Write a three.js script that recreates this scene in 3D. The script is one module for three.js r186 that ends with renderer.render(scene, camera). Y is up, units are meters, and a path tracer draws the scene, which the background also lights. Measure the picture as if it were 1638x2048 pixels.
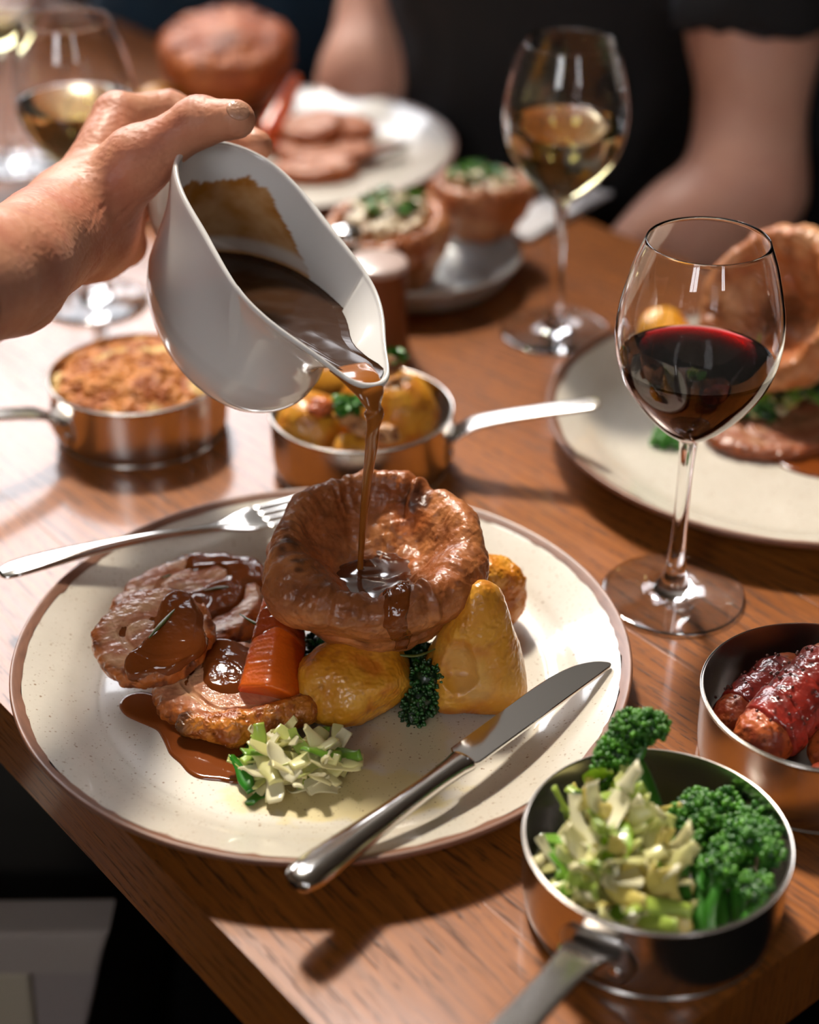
import * as THREE from 'three';
import { mergeGeometries, mergeVertices } from 'three/addons/utils/BufferGeometryUtils.js';
import { ImprovedNoise } from 'three/addons/math/ImprovedNoise.js';
import { RoundedBoxGeometry } from 'three/addons/geometries/RoundedBoxGeometry.js';

// ───────────────────────── camera, sky, sun, exposure ─────────────────────────
const TOP = 0.75;                                   // height of the table top above the floor
const scene = new THREE.Scene();
const camera = new THREE.PerspectiveCamera(33.85, 1638 / 2048, 0.05, 40);
camera.position.set(0, TOP + 0.48014, 0);
camera.rotation.set(-0.557372, 0, 0);
camera.focus = 0.735;
camera.userData.fStop = camera.getFocalLength() / 1000 / 0.0150;   // a 15 mm aperture
const renderer = new THREE.WebGLRenderer({ antialias: true });
renderer.toneMapping = THREE.LinearToneMapping;
renderer.toneMappingExposure = 0.93;
renderer.shadowMap.enabled = true;
{ // an even, slightly hazy daylight sky
  const W = 64, H = 32, d = new Float32Array(W * H * 4);
  for (let y = 0; y < H; y++) for (let x = 0; x < W; x++) {
    const e = (y + 0.5) / H * 2 - 1, k = Math.min(1, Math.max(0, e));
    const up = [0.93 - 0.20 * k, 0.91 - 0.14 * k, 0.91 - 0.03 * k], dn = [0.16, 0.15, 0.13];
    for (let c = 0; c < 3; c++) d[(y * W + x) * 4 + c] = e > 0 ? up[c] : dn[c];
    d[(y * W + x) * 4 + 3] = 1;
  }
  const t = new THREE.DataTexture(d, W, H, THREE.RGBAFormat, THREE.FloatType);
  t.mapping = THREE.EquirectangularReflectionMapping; t.magFilter = THREE.LinearFilter; t.needsUpdate = true;
  scene.background = t; scene.backgroundIntensity = 12.5;
}
const sun = new THREE.DirectionalLight(new THREE.Color(1.0, 0.9, 0.74), 4.4);
{
  const az = -16 * Math.PI / 180, el = 55 * Math.PI / 180;
  const dir = new THREE.Vector3(Math.sin(az) * Math.cos(el), Math.sin(el), -Math.cos(az) * Math.cos(el));
  sun.target.position.set(0, TOP, -0.8);
  sun.position.copy(sun.target.position).addScaledVector(dir, 8);
  sun.castShadow = true; sun.shadow.radius = 12;
  sun.shadow.mapSize.set(4096, 4096);
  Object.assign(sun.shadow.camera, { left: -1.6, right: 1.6, top: 1.6, bottom: -1.6, near: 1, far: 14 });
  sun.name = 'sun';
  scene.add(sun, sun.target);
}

// ───────────────────────── helpers ─────────────────────────
const V = (x, y, z) => new THREE.Vector3(x, y, z);
const clamp = THREE.MathUtils.clamp, lerp = THREE.MathUtils.lerp, sstep = THREE.MathUtils.smoothstep;
const mix3 = (a, b, k) => [lerp(a[0], b[0], k), lerp(a[1], b[1], k), lerp(a[2], b[2], k)];
const IN = new ImprovedNoise();
const noise = (x, y, z) => IN.noise(x + 31.7, y + 17.3, z + 53.1);
const fbm = (x, y, z, o = 4) => { let s = 0, a = 0.5; for (let i = 0; i < o; i++) { s += a * noise(x, y, z); x = x * 2.03 + 7.1; y = y * 2.03 + 3.7; z = z * 2.03 + 5.3; a *= 0.5; } return s; };
const rng = (seed) => () => { seed = (seed + 0x6d2b79f5) | 0; let t = Math.imul(seed ^ (seed >>> 15), 1 | seed); t = (t + Math.imul(t ^ (t >>> 7), 61 | t)) ^ t; return ((t ^ (t >>> 14)) >>> 0) / 4294967296; };
const srgb = (r, g, b) => { const c = new THREE.Color().setRGB(r / 255, g / 255, b / 255, THREE.SRGBColorSpace); return [c.r, c.g, c.b]; };
const smin = (a, b, k) => { const h = Math.max(k - Math.abs(a - b), 0) / k; return Math.min(a, b) - h * h * k * 0.25; };
const smax = (a, b, k) => -smin(-a, -b, k);
const interp = (tab, x) => { // piecewise smooth table [[x, y], ...]
  if (x <= tab[0][0]) return tab[0][1];
  for (let i = 1; i < tab.length; i++) if (x <= tab[i][0]) { const k = (x - tab[i - 1][0]) / (tab[i][0] - tab[i - 1][0]); return lerp(tab[i - 1][1], tab[i][1], k); }
  return tab[tab.length - 1][1];
};
const used = new Map();
function numbered(name) { const n = used.get(name) ?? 0; used.set(name, n + 1); return n ? name + '_' + String(n).padStart(3, '0') : name; }
function mesh(name, geo, mat, parent) {
  const m = new THREE.Mesh(geo, mat); m.castShadow = m.receiveShadow = true;
  m.name = parent ? name : numbered(name);
  (parent ?? scene).add(m); return m;
}
function tag(o, label, category, group, kind) {
  o.userData = { label, category };
  if (group) o.userData.group = group;
  if (kind) o.userData.kind = kind;
  return o;
}
function thing(name, [x, h, z], label, category, group) { // a Group at the thing's base; h is measured from the table top
  const g = new THREE.Group(); g.name = numbered(name); g.position.set(x, TOP + h, z); scene.add(g);
  return tag(g, label, category, group);
}
function solid(name, geo, mat, [x, h, z], label, category, group) { // a thing of one mesh
  const m = mesh(name, geo, mat); m.position.set(x, TOP + h, z);
  return tag(m, label, category, group);
}
function copyOf(o, label) { const c = o.clone(); c.name = numbered(o.name.replace(/_\d{3}$/, '')); c.userData = { ...o.userData }; if (label) c.userData.label = label; scene.add(c); return c; }
function structure(name, geo, mat, at = [0, 0, 0]) { const m = mesh(name, geo, mat); m.position.set(...at); m.userData.kind = 'structure'; return m; }
function boxGeo(w, h, d, x = 0, y = 0, z = 0) { return new THREE.BoxGeometry(w, h, d).translate(x, y, z); }

const std = (o) => new THREE.MeshStandardMaterial(o);
const phy = (o) => new THREE.MeshPhysicalMaterial(o);
const lin = (a) => new THREE.Color().setRGB(a[0], a[1], a[2]);

// naive surface nets over a signed distance function, in metres
function sdfGeo(f, lo, hi, cell, color) {
  const n = [0, 1, 2].map((i) => Math.ceil((hi[i] - lo[i]) / cell) + 2), [nx, ny, nz] = n;
  const o = lo.map((v) => v - cell * 0.5), F = new Float32Array(nx * ny * nz);
  let q = 0;
  for (let k = 0; k < nz; k++) for (let j = 0; j < ny; j++) for (let i = 0; i < nx; i++) F[q++] = f(o[0] + i * cell, o[1] + j * cell, o[2] + k * cell);
  const at = new Int32Array(nx * ny * nz).fill(-1), pos = [], idx = [];
  const E = [[0, 1], [0, 2], [0, 4], [1, 3], [1, 5], [2, 3], [2, 6], [3, 7], [4, 5], [4, 6], [5, 7], [6, 7]];
  const sy = nx, sz = nx * ny, off = [0, 1, sy, sy + 1, sz, sz + 1, sz + sy, sz + sy + 1];
  for (let k = 0; k < nz - 1; k++) for (let j = 0; j < ny - 1; j++) for (let i = 0; i < nx - 1; i++) {
    const b = k * sz + j * sy + i; let m = 0;
    for (let c = 0; c < 8; c++) if (F[b + off[c]] < 0) m |= 1 << c;
    if (m === 0 || m === 255) continue;
    let x = 0, y = 0, z = 0, s = 0;
    for (const [p, r] of E) {
      const a = F[b + off[p]], d = F[b + off[r]];
      if ((a < 0) === (d < 0)) continue;
      const t = a / (a - d);
      x += lerp(p & 1, r & 1, t); y += lerp((p >> 1) & 1, (r >> 1) & 1, t); z += lerp(p >> 2, r >> 2, t); s++;
    }
    at[b] = pos.length / 3;
    pos.push(o[0] + (i + x / s) * cell, o[1] + (j + y / s) * cell, o[2] + (k + z / s) * cell);
  }
  const quad = (a, b, c, d, flip) => { if (a < 0 || b < 0 || c < 0 || d < 0) return; if (flip) idx.push(a, c, b, a, d, c); else idx.push(a, b, c, a, c, d); };
  for (let k = 1; k < nz - 1; k++) for (let j = 1; j < ny - 1; j++) for (let i = 1; i < nx - 1; i++) {
    const b = k * sz + j * sy + i, s = F[b] < 0;
    if (s !== (F[b + 1] < 0)) quad(at[b - sy - sz], at[b - sz], at[b], at[b - sy], !s);
    if (s !== (F[b + sy] < 0)) quad(at[b - 1 - sz], at[b - 1], at[b], at[b - sz], !s);
    if (s !== (F[b + sz] < 0)) quad(at[b - 1 - sy], at[b - sy], at[b], at[b - 1], !s);
  }
  const g = new THREE.BufferGeometry(), P = new Float32Array(pos), N = new Float32Array(pos.length), UV = new Float32Array(pos.length / 3 * 2), e = cell * 0.4;
  for (let i = 0; i < P.length; i += 3) { // one Newton step and the field's own normals
    for (let it = 0; it < 2; it++) {
      const x = P[i], y = P[i + 1], z = P[i + 2];
      let a = f(x + e, y, z) - f(x - e, y, z), b = f(x, y + e, z) - f(x, y - e, z), c = f(x, y, z + e) - f(x, y, z - e);
      const l = Math.hypot(a, b, c) || 1;
      N[i] = a / l; N[i + 1] = b / l; N[i + 2] = c / l;
      if (it === 0) { const d = clamp(f(x, y, z) / Math.max(l / (2 * e), 0.3), -cell * 0.6, cell * 0.6); P[i] -= d * a / l; P[i + 1] -= d * b / l; P[i + 2] -= d * c / l; }
    }
    UV[i / 3 * 2] = P[i]; UV[i / 3 * 2 + 1] = P[i + 2] + P[i + 1] * 0.6;
  }
  g.setAttribute('position', new THREE.BufferAttribute(P, 3));
  g.setAttribute('normal', new THREE.BufferAttribute(N, 3));
  g.setAttribute('uv', new THREE.BufferAttribute(UV, 2));
  g.setIndex(idx);
  if (color) paint(g, color);
  return g;
}
function paint(g, color) { // colour per vertex from a function of place and normal
  const p = g.attributes.position, n = g.attributes.normal, C = new Float32Array(p.count * 3);
  for (let i = 0; i < p.count; i++) { const c = color(p.getX(i), p.getY(i), p.getZ(i), n.getX(i), n.getY(i), n.getZ(i)); C[i * 3] = c[0]; C[i * 3 + 1] = c[1]; C[i * 3 + 2] = c[2]; }
  g.setAttribute('color', new THREE.BufferAttribute(C, 3)); return g;
}
// tapered capsule distance
function cap(px, py, pz, a, b, ra, rb) {
  const bx = b[0] - a[0], by = b[1] - a[1], bz = b[2] - a[2], x = px - a[0], y = py - a[1], z = pz - a[2];
  const t = clamp((x * bx + y * by + z * bz) / (bx * bx + by * by + bz * bz), 0, 1);
  return Math.hypot(x - bx * t, y - by * t, z - bz * t) - lerp(ra, rb, t);
}
// grid surface: fn(u, v) -> [x, y, z], closed in u when asked
function gridGeo(nu, nv, fn, closeU = false, color) {
  const pos = [], uv = [], idx = [], col = [];
  for (let j = 0; j <= nv; j++) for (let i = 0; i <= nu; i++) {
    const u = i / nu, v = j / nv, p = fn(closeU && i === nu ? 0 : u, v); pos.push(p[0], p[1], p[2]); uv.push(u, v);
    if (color) { const c = color(u, v, p); col.push(c[0], c[1], c[2]); }
  }
  for (let j = 0; j < nv; j++) for (let i = 0; i < nu; i++) { const a = j * (nu + 1) + i, b = a + 1, c = a + nu + 1, d = c + 1; idx.push(a, b, d, a, d, c); }
  const g = new THREE.BufferGeometry();
  g.setAttribute('position', new THREE.Float32BufferAttribute(pos, 3)); g.setAttribute('uv', new THREE.Float32BufferAttribute(uv, 2));
  if (color) g.setAttribute('color', new THREE.Float32BufferAttribute(col, 3));
  g.setIndex(idx); g.computeVertexNormals();
  if (closeU) { const n = g.attributes.normal; for (let j = 0; j <= nv; j++) { const a = j * (nu + 1), b = a + nu, m = V(n.getX(a) + n.getX(b), n.getY(a) + n.getY(b), n.getZ(a) + n.getZ(b)).normalize(); n.setXYZ(a, m.x, m.y, m.z); n.setXYZ(b, m.x, m.y, m.z); } }
  return g;
}
// revolve a profile [[r, y], ...] about y, rounding it with a spline where asked
function revolve(profile, seg = 96, smooth = 0) {
  let pts = profile.map((p) => new THREE.Vector2(p[0], p[1]));
  if (smooth) pts = new THREE.SplineCurve(pts).getPoints(smooth).map((p) => new THREE.Vector2(Math.max(0, p.x), p.y));
  return new THREE.LatheGeometry(pts, seg);
}
// sweep of a rounded section along stations { p, a (half width), b (half thickness), up }
function sweep(st, N = 20, ex = 2.6, flat = 0) {
  const pts = st.map((s) => (s.p.isVector3 ? s.p : V(...s.p))), pos = [], idx = [], uv = [];
  let L = 0;
  st.forEach((s, i) => {
    const t = pts[Math.min(i + 1, st.length - 1)].clone().sub(pts[Math.max(i - 1, 0)]).normalize();
    const up0 = s.up ? V(...s.up) : V(0, 1, 0), side = V().crossVectors(t, up0).normalize(), up = V().crossVectors(side, t).normalize();
    if (i) L += pts[i].distanceTo(pts[i - 1]);
    for (let k = 0; k <= N; k++) {
      const an = k / N * Math.PI * 2, c = Math.cos(an), n = Math.sin(an);
      const e = s.ex ?? ex, x = Math.sign(c) * Math.pow(Math.abs(c), 2 / e) * s.a; let y = Math.sign(n) * Math.pow(Math.abs(n), 2 / e) * s.b;
      if (s.dish) y -= s.dish * (1 - (x / s.a) ** 2);
      pos.push(pts[i].x + side.x * x + up.x * y, pts[i].y + side.y * x + up.y * y, pts[i].z + side.z * x + up.z * y); uv.push(k / N, L);
    }
  });
  for (let i = 0; i < st.length - 1; i++) for (let k = 0; k < N; k++) { const a = i * (N + 1) + k, b = a + 1, c = a + N + 1, d = c + 1; idx.push(a, b, d, a, d, c); }
  for (const [i, s] of [[0, 1], [st.length - 1, -1]]) {
    const c = pos.length / 3; pos.push(pts[i].x, pts[i].y, pts[i].z); uv.push(0.5, 0);
    for (let k = 0; k < N; k++) { const a = i * (N + 1) + k; if (s > 0) idx.push(c, a + 1, a); else idx.push(c, a, a + 1); }
  }
  let g = new THREE.BufferGeometry();
  g.setAttribute('position', new THREE.Float32BufferAttribute(pos, 3)); g.setAttribute('uv', new THREE.Float32BufferAttribute(uv, 2)); g.setIndex(idx);
  g.computeVertexNormals();
  { const n = g.attributes.normal; for (let i = 0; i < st.length; i++) { const a = i * (N + 1), b = a + N, m = V(n.getX(a) + n.getX(b), n.getY(a) + n.getY(b), n.getZ(a) + n.getZ(b)).normalize(); n.setXYZ(a, m.x, m.y, m.z); n.setXYZ(b, m.x, m.y, m.z); } }
  return g;
}
const spline = (pts, n) => new THREE.CatmullRomCurve3(pts.map((p) => V(...p)), false, 'centripetal').getPoints(n);
function sweepTable(rows, n, N, ex) { // rows [x, y, z, a, b], interpolated smoothly
  const P = spline(rows.map((r) => r.slice(0, 3)), n), A = new THREE.CatmullRomCurve3(rows.map((r) => V(r[3], r[4], r[5] ?? 0)), false, 'catmullrom').getPoints(n);
  return sweep(P.map((p, i) => ({ p, a: Math.max(A[i].x, 1e-5), b: Math.max(A[i].y, 1e-5), dish: A[i].z })), N, ex);
}
function texture(w, h, fn, srgbIn = true, channels = 4) {
  const d = new Uint8Array(w * h * 4);
  for (let y = 0, i = 0; y < h; y++) for (let x = 0; x < w; x++, i += 4) { const c = fn(x, y); d[i] = clamp(c[0], 0, 255); d[i + 1] = clamp(c[1], 0, 255); d[i + 2] = clamp(c[2], 0, 255); d[i + 3] = 255; }
  const t = new THREE.DataTexture(d, w, h); t.colorSpace = srgbIn ? THREE.SRGBColorSpace : THREE.NoColorSpace;
  t.wrapS = t.wrapT = THREE.RepeatWrapping; t.magFilter = THREE.LinearFilter; t.minFilter = THREE.LinearMipmapLinearFilter; t.generateMipmaps = true; t.needsUpdate = true; return t;
}
const scaled = (t, sx, sy) => { const c = t.clone(); c.repeat.set(sx, sy); c.needsUpdate = true; return c; };
// ───────────────────────── the room ─────────────────────────
{
  const wallM = std({ color: lin([0.20, 0.13, 0.08]), roughness: 0.9 }), plasterM = std({ color: lin([0.42, 0.38, 0.33]), roughness: 0.9 }), darkM = std({ color: lin([0.012, 0.012, 0.014]), roughness: 0.8 });
  const ceilM = std({ color: lin([0.58, 0.52, 0.46]), roughness: 0.95 }), frameM = std({ color: lin([0.25, 0.22, 0.19]), roughness: 0.6 });
  const floorT = texture(256, 256, (x, y) => { const n = 8 + 3 * fbm(x / 256 * 3, y / 256 * 40, 1.5) + (y % 64 < 2 ? -14 : 0); return [n, n * 0.82, n * 0.68]; });
  structure('floor', boxGeo(7.4, 0.1, 5.4, 0, -0.05, -0.9), phy({ map: scaled(floorT, 5, 5), roughness: 0.95, specularIntensity: 0.15 }));
  { // ceiling with an added, unseen rooflight opening, shaped to let sun reach the table
    const [x0, x1, z0, z1] = [-1.10, 0.12, -3.02, -2.05], t = 0.14, y = 3.67, p = [boxGeo(3.7 + x0, t, 5.4, (x0 - 3.7) / 2, y, -0.9), boxGeo(3.7 - x1, t, 5.4, (x1 + 3.7) / 2, y, -0.9), boxGeo(x1 + 0.48, t, z0 + 3.6, (x1 - 0.48) / 2, y, (z0 - 3.6) / 2), boxGeo(-0.48 - x0, t, 0.17, (x0 - 0.48) / 2, y, -3.515), boxGeo(x1 - x0, t, 1.8 - z1, (x0 + x1) / 2, y, (z1 + 1.8) / 2)];
    structure('ceiling', mergeGeometries(p), ceilM);
  }
  // wall with one or more window openings, along x; holes [x0, x1, y0, y1]
  const wall = (name, x0, x1, holes, mat, low) => {
    const parts = []; let x = x0; const H = 3.6, t = 0.12;
    for (const [a, b, y0, y1] of holes) {
      parts.push(boxGeo(a - x, H, t, (a + x) / 2, H / 2, 0));
      parts.push(boxGeo(b - a, y0, t, (a + b) / 2, y0 / 2, 0), boxGeo(b - a, H - y1, t, (a + b) / 2, (H + y1) / 2, 0)); x = b;
    }
    parts.push(boxGeo(x1 - x, H, t, (x1 + x) / 2, H / 2, 0));
    return structure(name, mergeGeometries(parts), mat);
  };
  let winCount = 0;
  const glassM = phy({ color: 0xffffff, transmission: 1, thickness: 0, roughness: 0, ior: 1.45 });
  const windowAt = (host, [a, b, y0, y1], nx, ny) => { // frame bars and panes set in an opening
    const g = new THREE.Group(); g.name = 'window_' + (++winCount); g.userData.kind = 'structure'; host.add(g); scene.attach(g);
    g.position.copy(host.position); g.rotation.copy(host.rotation);
    const f = 0.05, bar = 0.022, fr = [boxGeo(b - a, f, 0.07, (a + b) / 2, y0 + f / 2, 0), boxGeo(b - a, f, 0.07, (a + b) / 2, y1 - f / 2, 0), boxGeo(f, y1 - y0, 0.07, a + f / 2, (y0 + y1) / 2, 0), boxGeo(f, y1 - y0, 0.07, b - f / 2, (y0 + y1) / 2, 0)];
    for (let i = 1; i < nx; i++) fr.push(boxGeo(bar, y1 - y0, 0.03, lerp(a, b, i / nx), (y0 + y1) / 2, 0));
    for (let j = 1; j < ny; j++) fr.push(boxGeo(b - a, bar, 0.03, (a + b) / 2, lerp(y0, y1, j / ny), 0));
    mesh('window_frame', mergeGeometries(fr), frameM, g);
    for (let i = 0; i < nx; i++) for (let j = 0; j < ny; j++) { const p = mesh('pane', new THREE.PlaneGeometry((b - a) / nx, (y1 - y0) / ny), glassM, g); p.position.set(lerp(a, b, (i + 0.5) / nx), lerp(y0, y1, (j + 0.5) / ny), 0); }
  };
  const sunny = [-2.3, -0.22, 1.75, 3.35], tall = [-1.45, -0.75, 1.45, 2.95], tall2 = [0.8, 1.15, 1.45, 2.8];
  const back = wall('wall_back', -3.7, 3.7, [sunny], plasterM); back.position.z = -3.5; windowAt(back, sunny, 2, 1);
  const front = wall('wall_front', -3.7, 3.7, [tall, tall2], wallM); front.position.z = 1.7; windowAt(front, tall, 2, 3); windowAt(front, tall2, 2, 3);
  const left = wall('wall_left', -2.8, 2.8, [], wallM); left.position.set(-3.7, 0, -0.9); left.rotation.y = Math.PI / 2;
  const right = wall('wall_right', -2.8, 2.8, [], wallM); right.position.set(3.7, 0, -0.9); right.rotation.y = Math.PI / 2;
  structure('trim_1', boxGeo(7.2, 1.3, 0.04, 0, 0.65, -3.41), darkM);          // dark panelling under the far window
}

// ───────────────────────── the oak table ─────────────────────────
const TA = 39.2 * Math.PI / 180;                     // the boards run this far left of straight ahead
const woodTex = (() => {
  const W = 2048, H = 512;                           // 1.4 m along the grain, 0.175 m across, two boards' worth
  const col = new Uint8Array(W * H * 4), rgh = new Uint8Array(W * H * 4);
  const ramp = (h) => h;
  for (let y = 0; y < H; y++) for (let x = 0; x < W; x++) {
    const u = x / W * 1.4, v = y / H * 0.35;
    const warp = 0.030 * fbm(u * 1.6, v * 5, 2.2, 3) + 0.004 * fbm(u * 9, v * 22, 7.7, 2);
    const rings = (v + warp) / 0.0085, ph = rings - Math.floor(rings), early = Math.pow(1 - ph, 2.2);
    const pore = noise(u * 42, (v + warp) * 1150, 3.3) * 0.6 + noise(u * 95, (v + warp) * 2000, 8.1) * 0.4;
    const dash = sstep(pore, 0.10, 0.34) * (0.25 + 0.75 * early);
    const fib = fbm(u * 14, (v + warp) * 420, 5.1, 3), broad = fbm(u * 2.2, v * 14, 9.4, 3), fleck = sstep(noise(u * 60, v * 260, 12.5), 0.35, 0.6) * 0.5;
    let t = 0.56 + 0.30 * broad + 0.26 * fib - 0.17 * early + 0.10 * fleck;
    const light = [198, 118, 44], dark = [86, 43, 15];
    let c = mix3(dark, light, clamp(t, 0, 1)); c = mix3(c, [44, 22, 12], dash * 0.8);
    const i = (y * W + x) * 4; col[i] = c[0]; col[i + 1] = c[1]; col[i + 2] = c[2]; col[i + 3] = 255;
    const hgt = clamp(170 - 130 * dash + 30 * fib, 0, 255); rgh[i] = hgt; rgh[i + 1] = clamp(100 + 70 * dash + 26 * fib, 0, 255); rgh[i + 2] = 0; rgh[i + 3] = 255;
  }
  const mk = (d, s) => { const t = new THREE.DataTexture(d, W, H); t.colorSpace = s ? THREE.SRGBColorSpace : THREE.NoColorSpace; t.wrapS = t.wrapT = THREE.MirroredRepeatWrapping; t.magFilter = THREE.LinearFilter; t.minFilter = THREE.LinearMipmapLinearFilter; t.generateMipmaps = true; t.needsUpdate = true; return t; };
  return [mk(col, true), mk(rgh, false)];
})();
const oakM = phy({ map: woodTex[0], roughnessMap: woodTex[1], roughness: 1, bumpMap: woodTex[1], bumpScale: 0.00014, ior: 1.5, specularIntensity: 0.5, clearcoat: 0.62, clearcoatRoughness: 0.12 });
{
  const t = thing('dining_table', [0.02, -TOP, -0.352], 'oak plank dining table with a waxed brown top under all the plates', 'table');
  t.rotation.y = TA;                                  // local -z runs along the boards, local x across them
  const n = 7, w = 0.613 / n, L = 1.42, th = 0.043, r = rng(5);
  for (let i = 0; i < n; i++) {
    const g = new RoundedBoxGeometry(w, th, L, 2, 0.00025), p = g.attributes.position, nn = g.attributes.normal, uv = g.attributes.uv, ou = r() * 3, ov = r() * 0.35, tilt = (r() - 0.5) * 0.16 + (i > 3 ? 0.12 : 0), fl = r() > 0.5 ? 1 : -1;
    for (let k = 0; k < p.count; k++) {
      const x = p.getX(k), y = p.getY(k), z = p.getZ(k), side = Math.abs(nn.getX(k)) > 0.7, end = Math.abs(nn.getZ(k)) > 0.7;
      const a = end ? y * 1.0 + x * 0.2 : z, b = end ? x * 2.2 : side ? y : x;
      uv.setXY(k, (a + b * tilt + ou) / 1.4, fl * (b - a * tilt + ov) / 0.35);
    }
    const m = mesh('plank', g, oakM, t); m.position.set(-w * (n - 1) / 2 + i * w + 0.3065, TOP - th / 2, -L / 2);
  }
  for (const x of [0.07, 0.54]) for (const z of [-0.1, -L + 0.1]) { const m = mesh('leg', new RoundedBoxGeometry(0.07, TOP - th, 0.07, 2, 0.004), std({ color: lin([0.02, 0.015, 0.012]), roughness: 0.5 }), t); m.position.set(x, (TOP - th) / 2, z); }
  mesh('apron', new RoundedBoxGeometry(0.42, 0.07, L - 0.3, 2, 0.004), std({ color: lin([0.02, 0.015, 0.012]), roughness: 0.5 }), t).position.set(0.3065, TOP - th - 0.035, -L / 2);
}
// ───────────────────────── plates ─────────────────────────
const plateTex = (seed, stains) => {
  const W = 1024, r = rng(seed), d = new Float32Array(W * W * 3);
  for (let y = 0; y < W; y++) for (let x = 0; x < W; x++) {
    const n = fbm(x / 60, y / 60, seed), f = fbm(x / 7, y / 7, seed + 4, 2), i = (y * W + x) * 3;
    d[i] = 209 + 7 * n + 4 * f; d[i + 1] = 201 + 7 * n + 4 * f; d[i + 2] = 187 + 8 * n + 4 * f;
    if (stains) { const px = (x / W - 0.5) * 0.292, pz = -(y / W - 0.5) * 0.292; const s = stains(px, pz); if (s) { d[i] = lerp(d[i], s[0], s[3]); d[i + 1] = lerp(d[i + 1], s[1], s[3]); d[i + 2] = lerp(d[i + 2], s[2], s[3]); } }
  }
  for (let k = 0; k < 5200; k++) { // iron specks in the glaze
    const a = r() * 6.283, q = Math.sqrt(r()) * W / 2, cx = W / 2 + q * Math.cos(a), cy = W / 2 + q * Math.sin(a), s = 0.45 + Math.pow(r(), 5) * 1.5, tone = 0.32 + r() * 0.55;
    for (let y = Math.floor(cy - 3); y <= cy + 3; y++) for (let x = Math.floor(cx - 3); x <= cx + 3; x++) { if (x < 0 || y < 0 || x >= W || y >= W) continue; const m = tone * (1 - sstep(Math.hypot(x - cx, y - cy), s * 0.5, s + 0.6)), i = (y * W + x) * 3; d[i] = lerp(d[i], 120, m); d[i + 1] = lerp(d[i + 1], 88, m); d[i + 2] = lerp(d[i + 2], 58, m); }
  }
  return texture(W, W, (x, y) => { const i = (y * W + x) * 3; return [d[i], d[i + 1], d[i + 2]]; });
};
const rimBrown = srgb(152, 106, 84), rimDark = srgb(92, 60, 44);
const PR = 0.14;
function plateGeos(scale = 1) {
  const S = (a) => a.map(([r, y]) => [r * scale, y * scale]);
  // upper face out to the glaze line, then the bare clay edge, then the under side
  const up = S([[0, 0.0052], [0.05, 0.0052], [0.095, 0.0054], [0.105, 0.0064], [0.112, 0.0088], [0.118, 0.0120], [0.126, 0.0158], [0.1335, 0.0192], [0.1354, 0.0200]]);
  const edge = S([[0.1354, 0.0200], [0.1382, 0.0215], [0.1398, 0.0220], [0.1406, 0.0212], [0.1404, 0.0196], [0.1385, 0.0175], [0.135, 0.0152]]);
  const under = S([[0.135, 0.0152], [0.12, 0.0075], [0.108, 0.0022], [0.09, 0.0012], [0.088, 0.0], [0.084, 0.0], [0.082, 0.0014], [0, 0.0016]]);
  const flip = (g) => g;
  const A = revolve(up, 160, 60), B = revolve(edge, 160, 26), C = revolve(under, 120);
  const planar = (g) => { const p = g.attributes.position, uv = g.attributes.uv; for (let i = 0; i < p.count; i++) uv.setXY(i, p.getX(i) / 0.292 / scale + 0.5, -p.getZ(i) / 0.292 / scale + 0.5); return g; };
  { // the glaze thins raggedly toward the clay edge
    const p = A.attributes.position, C0 = new Float32Array(p.count * 3);
    for (let i = 0; i < p.count; i++) { C0[i * 3] = C0[i * 3 + 1] = C0[i * 3 + 2] = 1; }
    A.setAttribute('color', new THREE.BufferAttribute(C0, 3));
  }
  { const p = B.attributes.position; for (let i = 0; i < p.count; i++) { const x = p.getX(i), y = p.getY(i), z = p.getZ(i), r = Math.hypot(x, z), an = Math.atan2(z, x); const k = r < 0.1362 * scale && y > 0.0190 * scale ? 0.0013 * (noise(an * 60, 3, 1) + 0.6 * noise(an * 170, 5, 2)) * scale : 0; p.setXYZ(i, x * (1 + k / r), y + 0.00018, z * (1 + k / r)); } }
  paint(B, (x, y, z) => { const an = Math.atan2(z, x), r = Math.hypot(x, z), n = 0.5 + 0.8 * fbm(x * 420, y * 900, z * 420, 3); return mix3(rimDark, rimBrown, clamp(n + (y < 0.0195 ? 0.15 : 0), 0, 1)); });
  return [planar(A), B, planar(C)];
}
const glaze = (tex) => phy({ map: tex, vertexColors: true, roughness: 0.34, ior: 1.5, clearcoat: 0.85, clearcoatRoughness: 0.07 });
const clayM = phy({ vertexColors: true, roughness: 0.42, clearcoat: 0.25, clearcoatRoughness: 0.3 });
function plate(at, tex, label, scale = 1, turn = 0, geos = plateGeos(scale)) {
  const t = thing('dinner_plate', at, label, 'plate'); t.rotation.y = turn;
  mesh('plate_body', geos[0], glaze(tex), t); mesh('rim_edge', geos[1], clayM, t).userData.label = 'bare brown clay edge';
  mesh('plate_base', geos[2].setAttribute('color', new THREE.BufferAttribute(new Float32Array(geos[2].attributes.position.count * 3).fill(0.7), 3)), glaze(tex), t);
  return t;
}
const PC = [-0.0395, 0, -0.6196];                       // centre of the nearest plate
const juice = (x, z) => { // pale yellow butter juice run from the cabbage
  const e = Math.hypot((x - 0.010) / 0.052, (z - 0.082) / 0.020) + 0.55 * fbm(x * 70, z * 70, 3), e2 = Math.hypot((x - 0.040) / 0.020, (z - 0.045) / 0.032) + 0.6 * fbm(x * 80, z * 80, 8);
  const k = Math.max(1 - sstep(e, 0.75, 1.02), (1 - sstep(e2, 0.7, 1.0)) * 0.5); return k > 0 ? [214, 190, 112, k * 0.62] : null;
};
const geosFull = plateGeos(1);
plate(PC, plateTex(3, juice), 'speckled cream plate in front holding the gravy-covered roast and pudding', 1, 0.0, geosFull);
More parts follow.
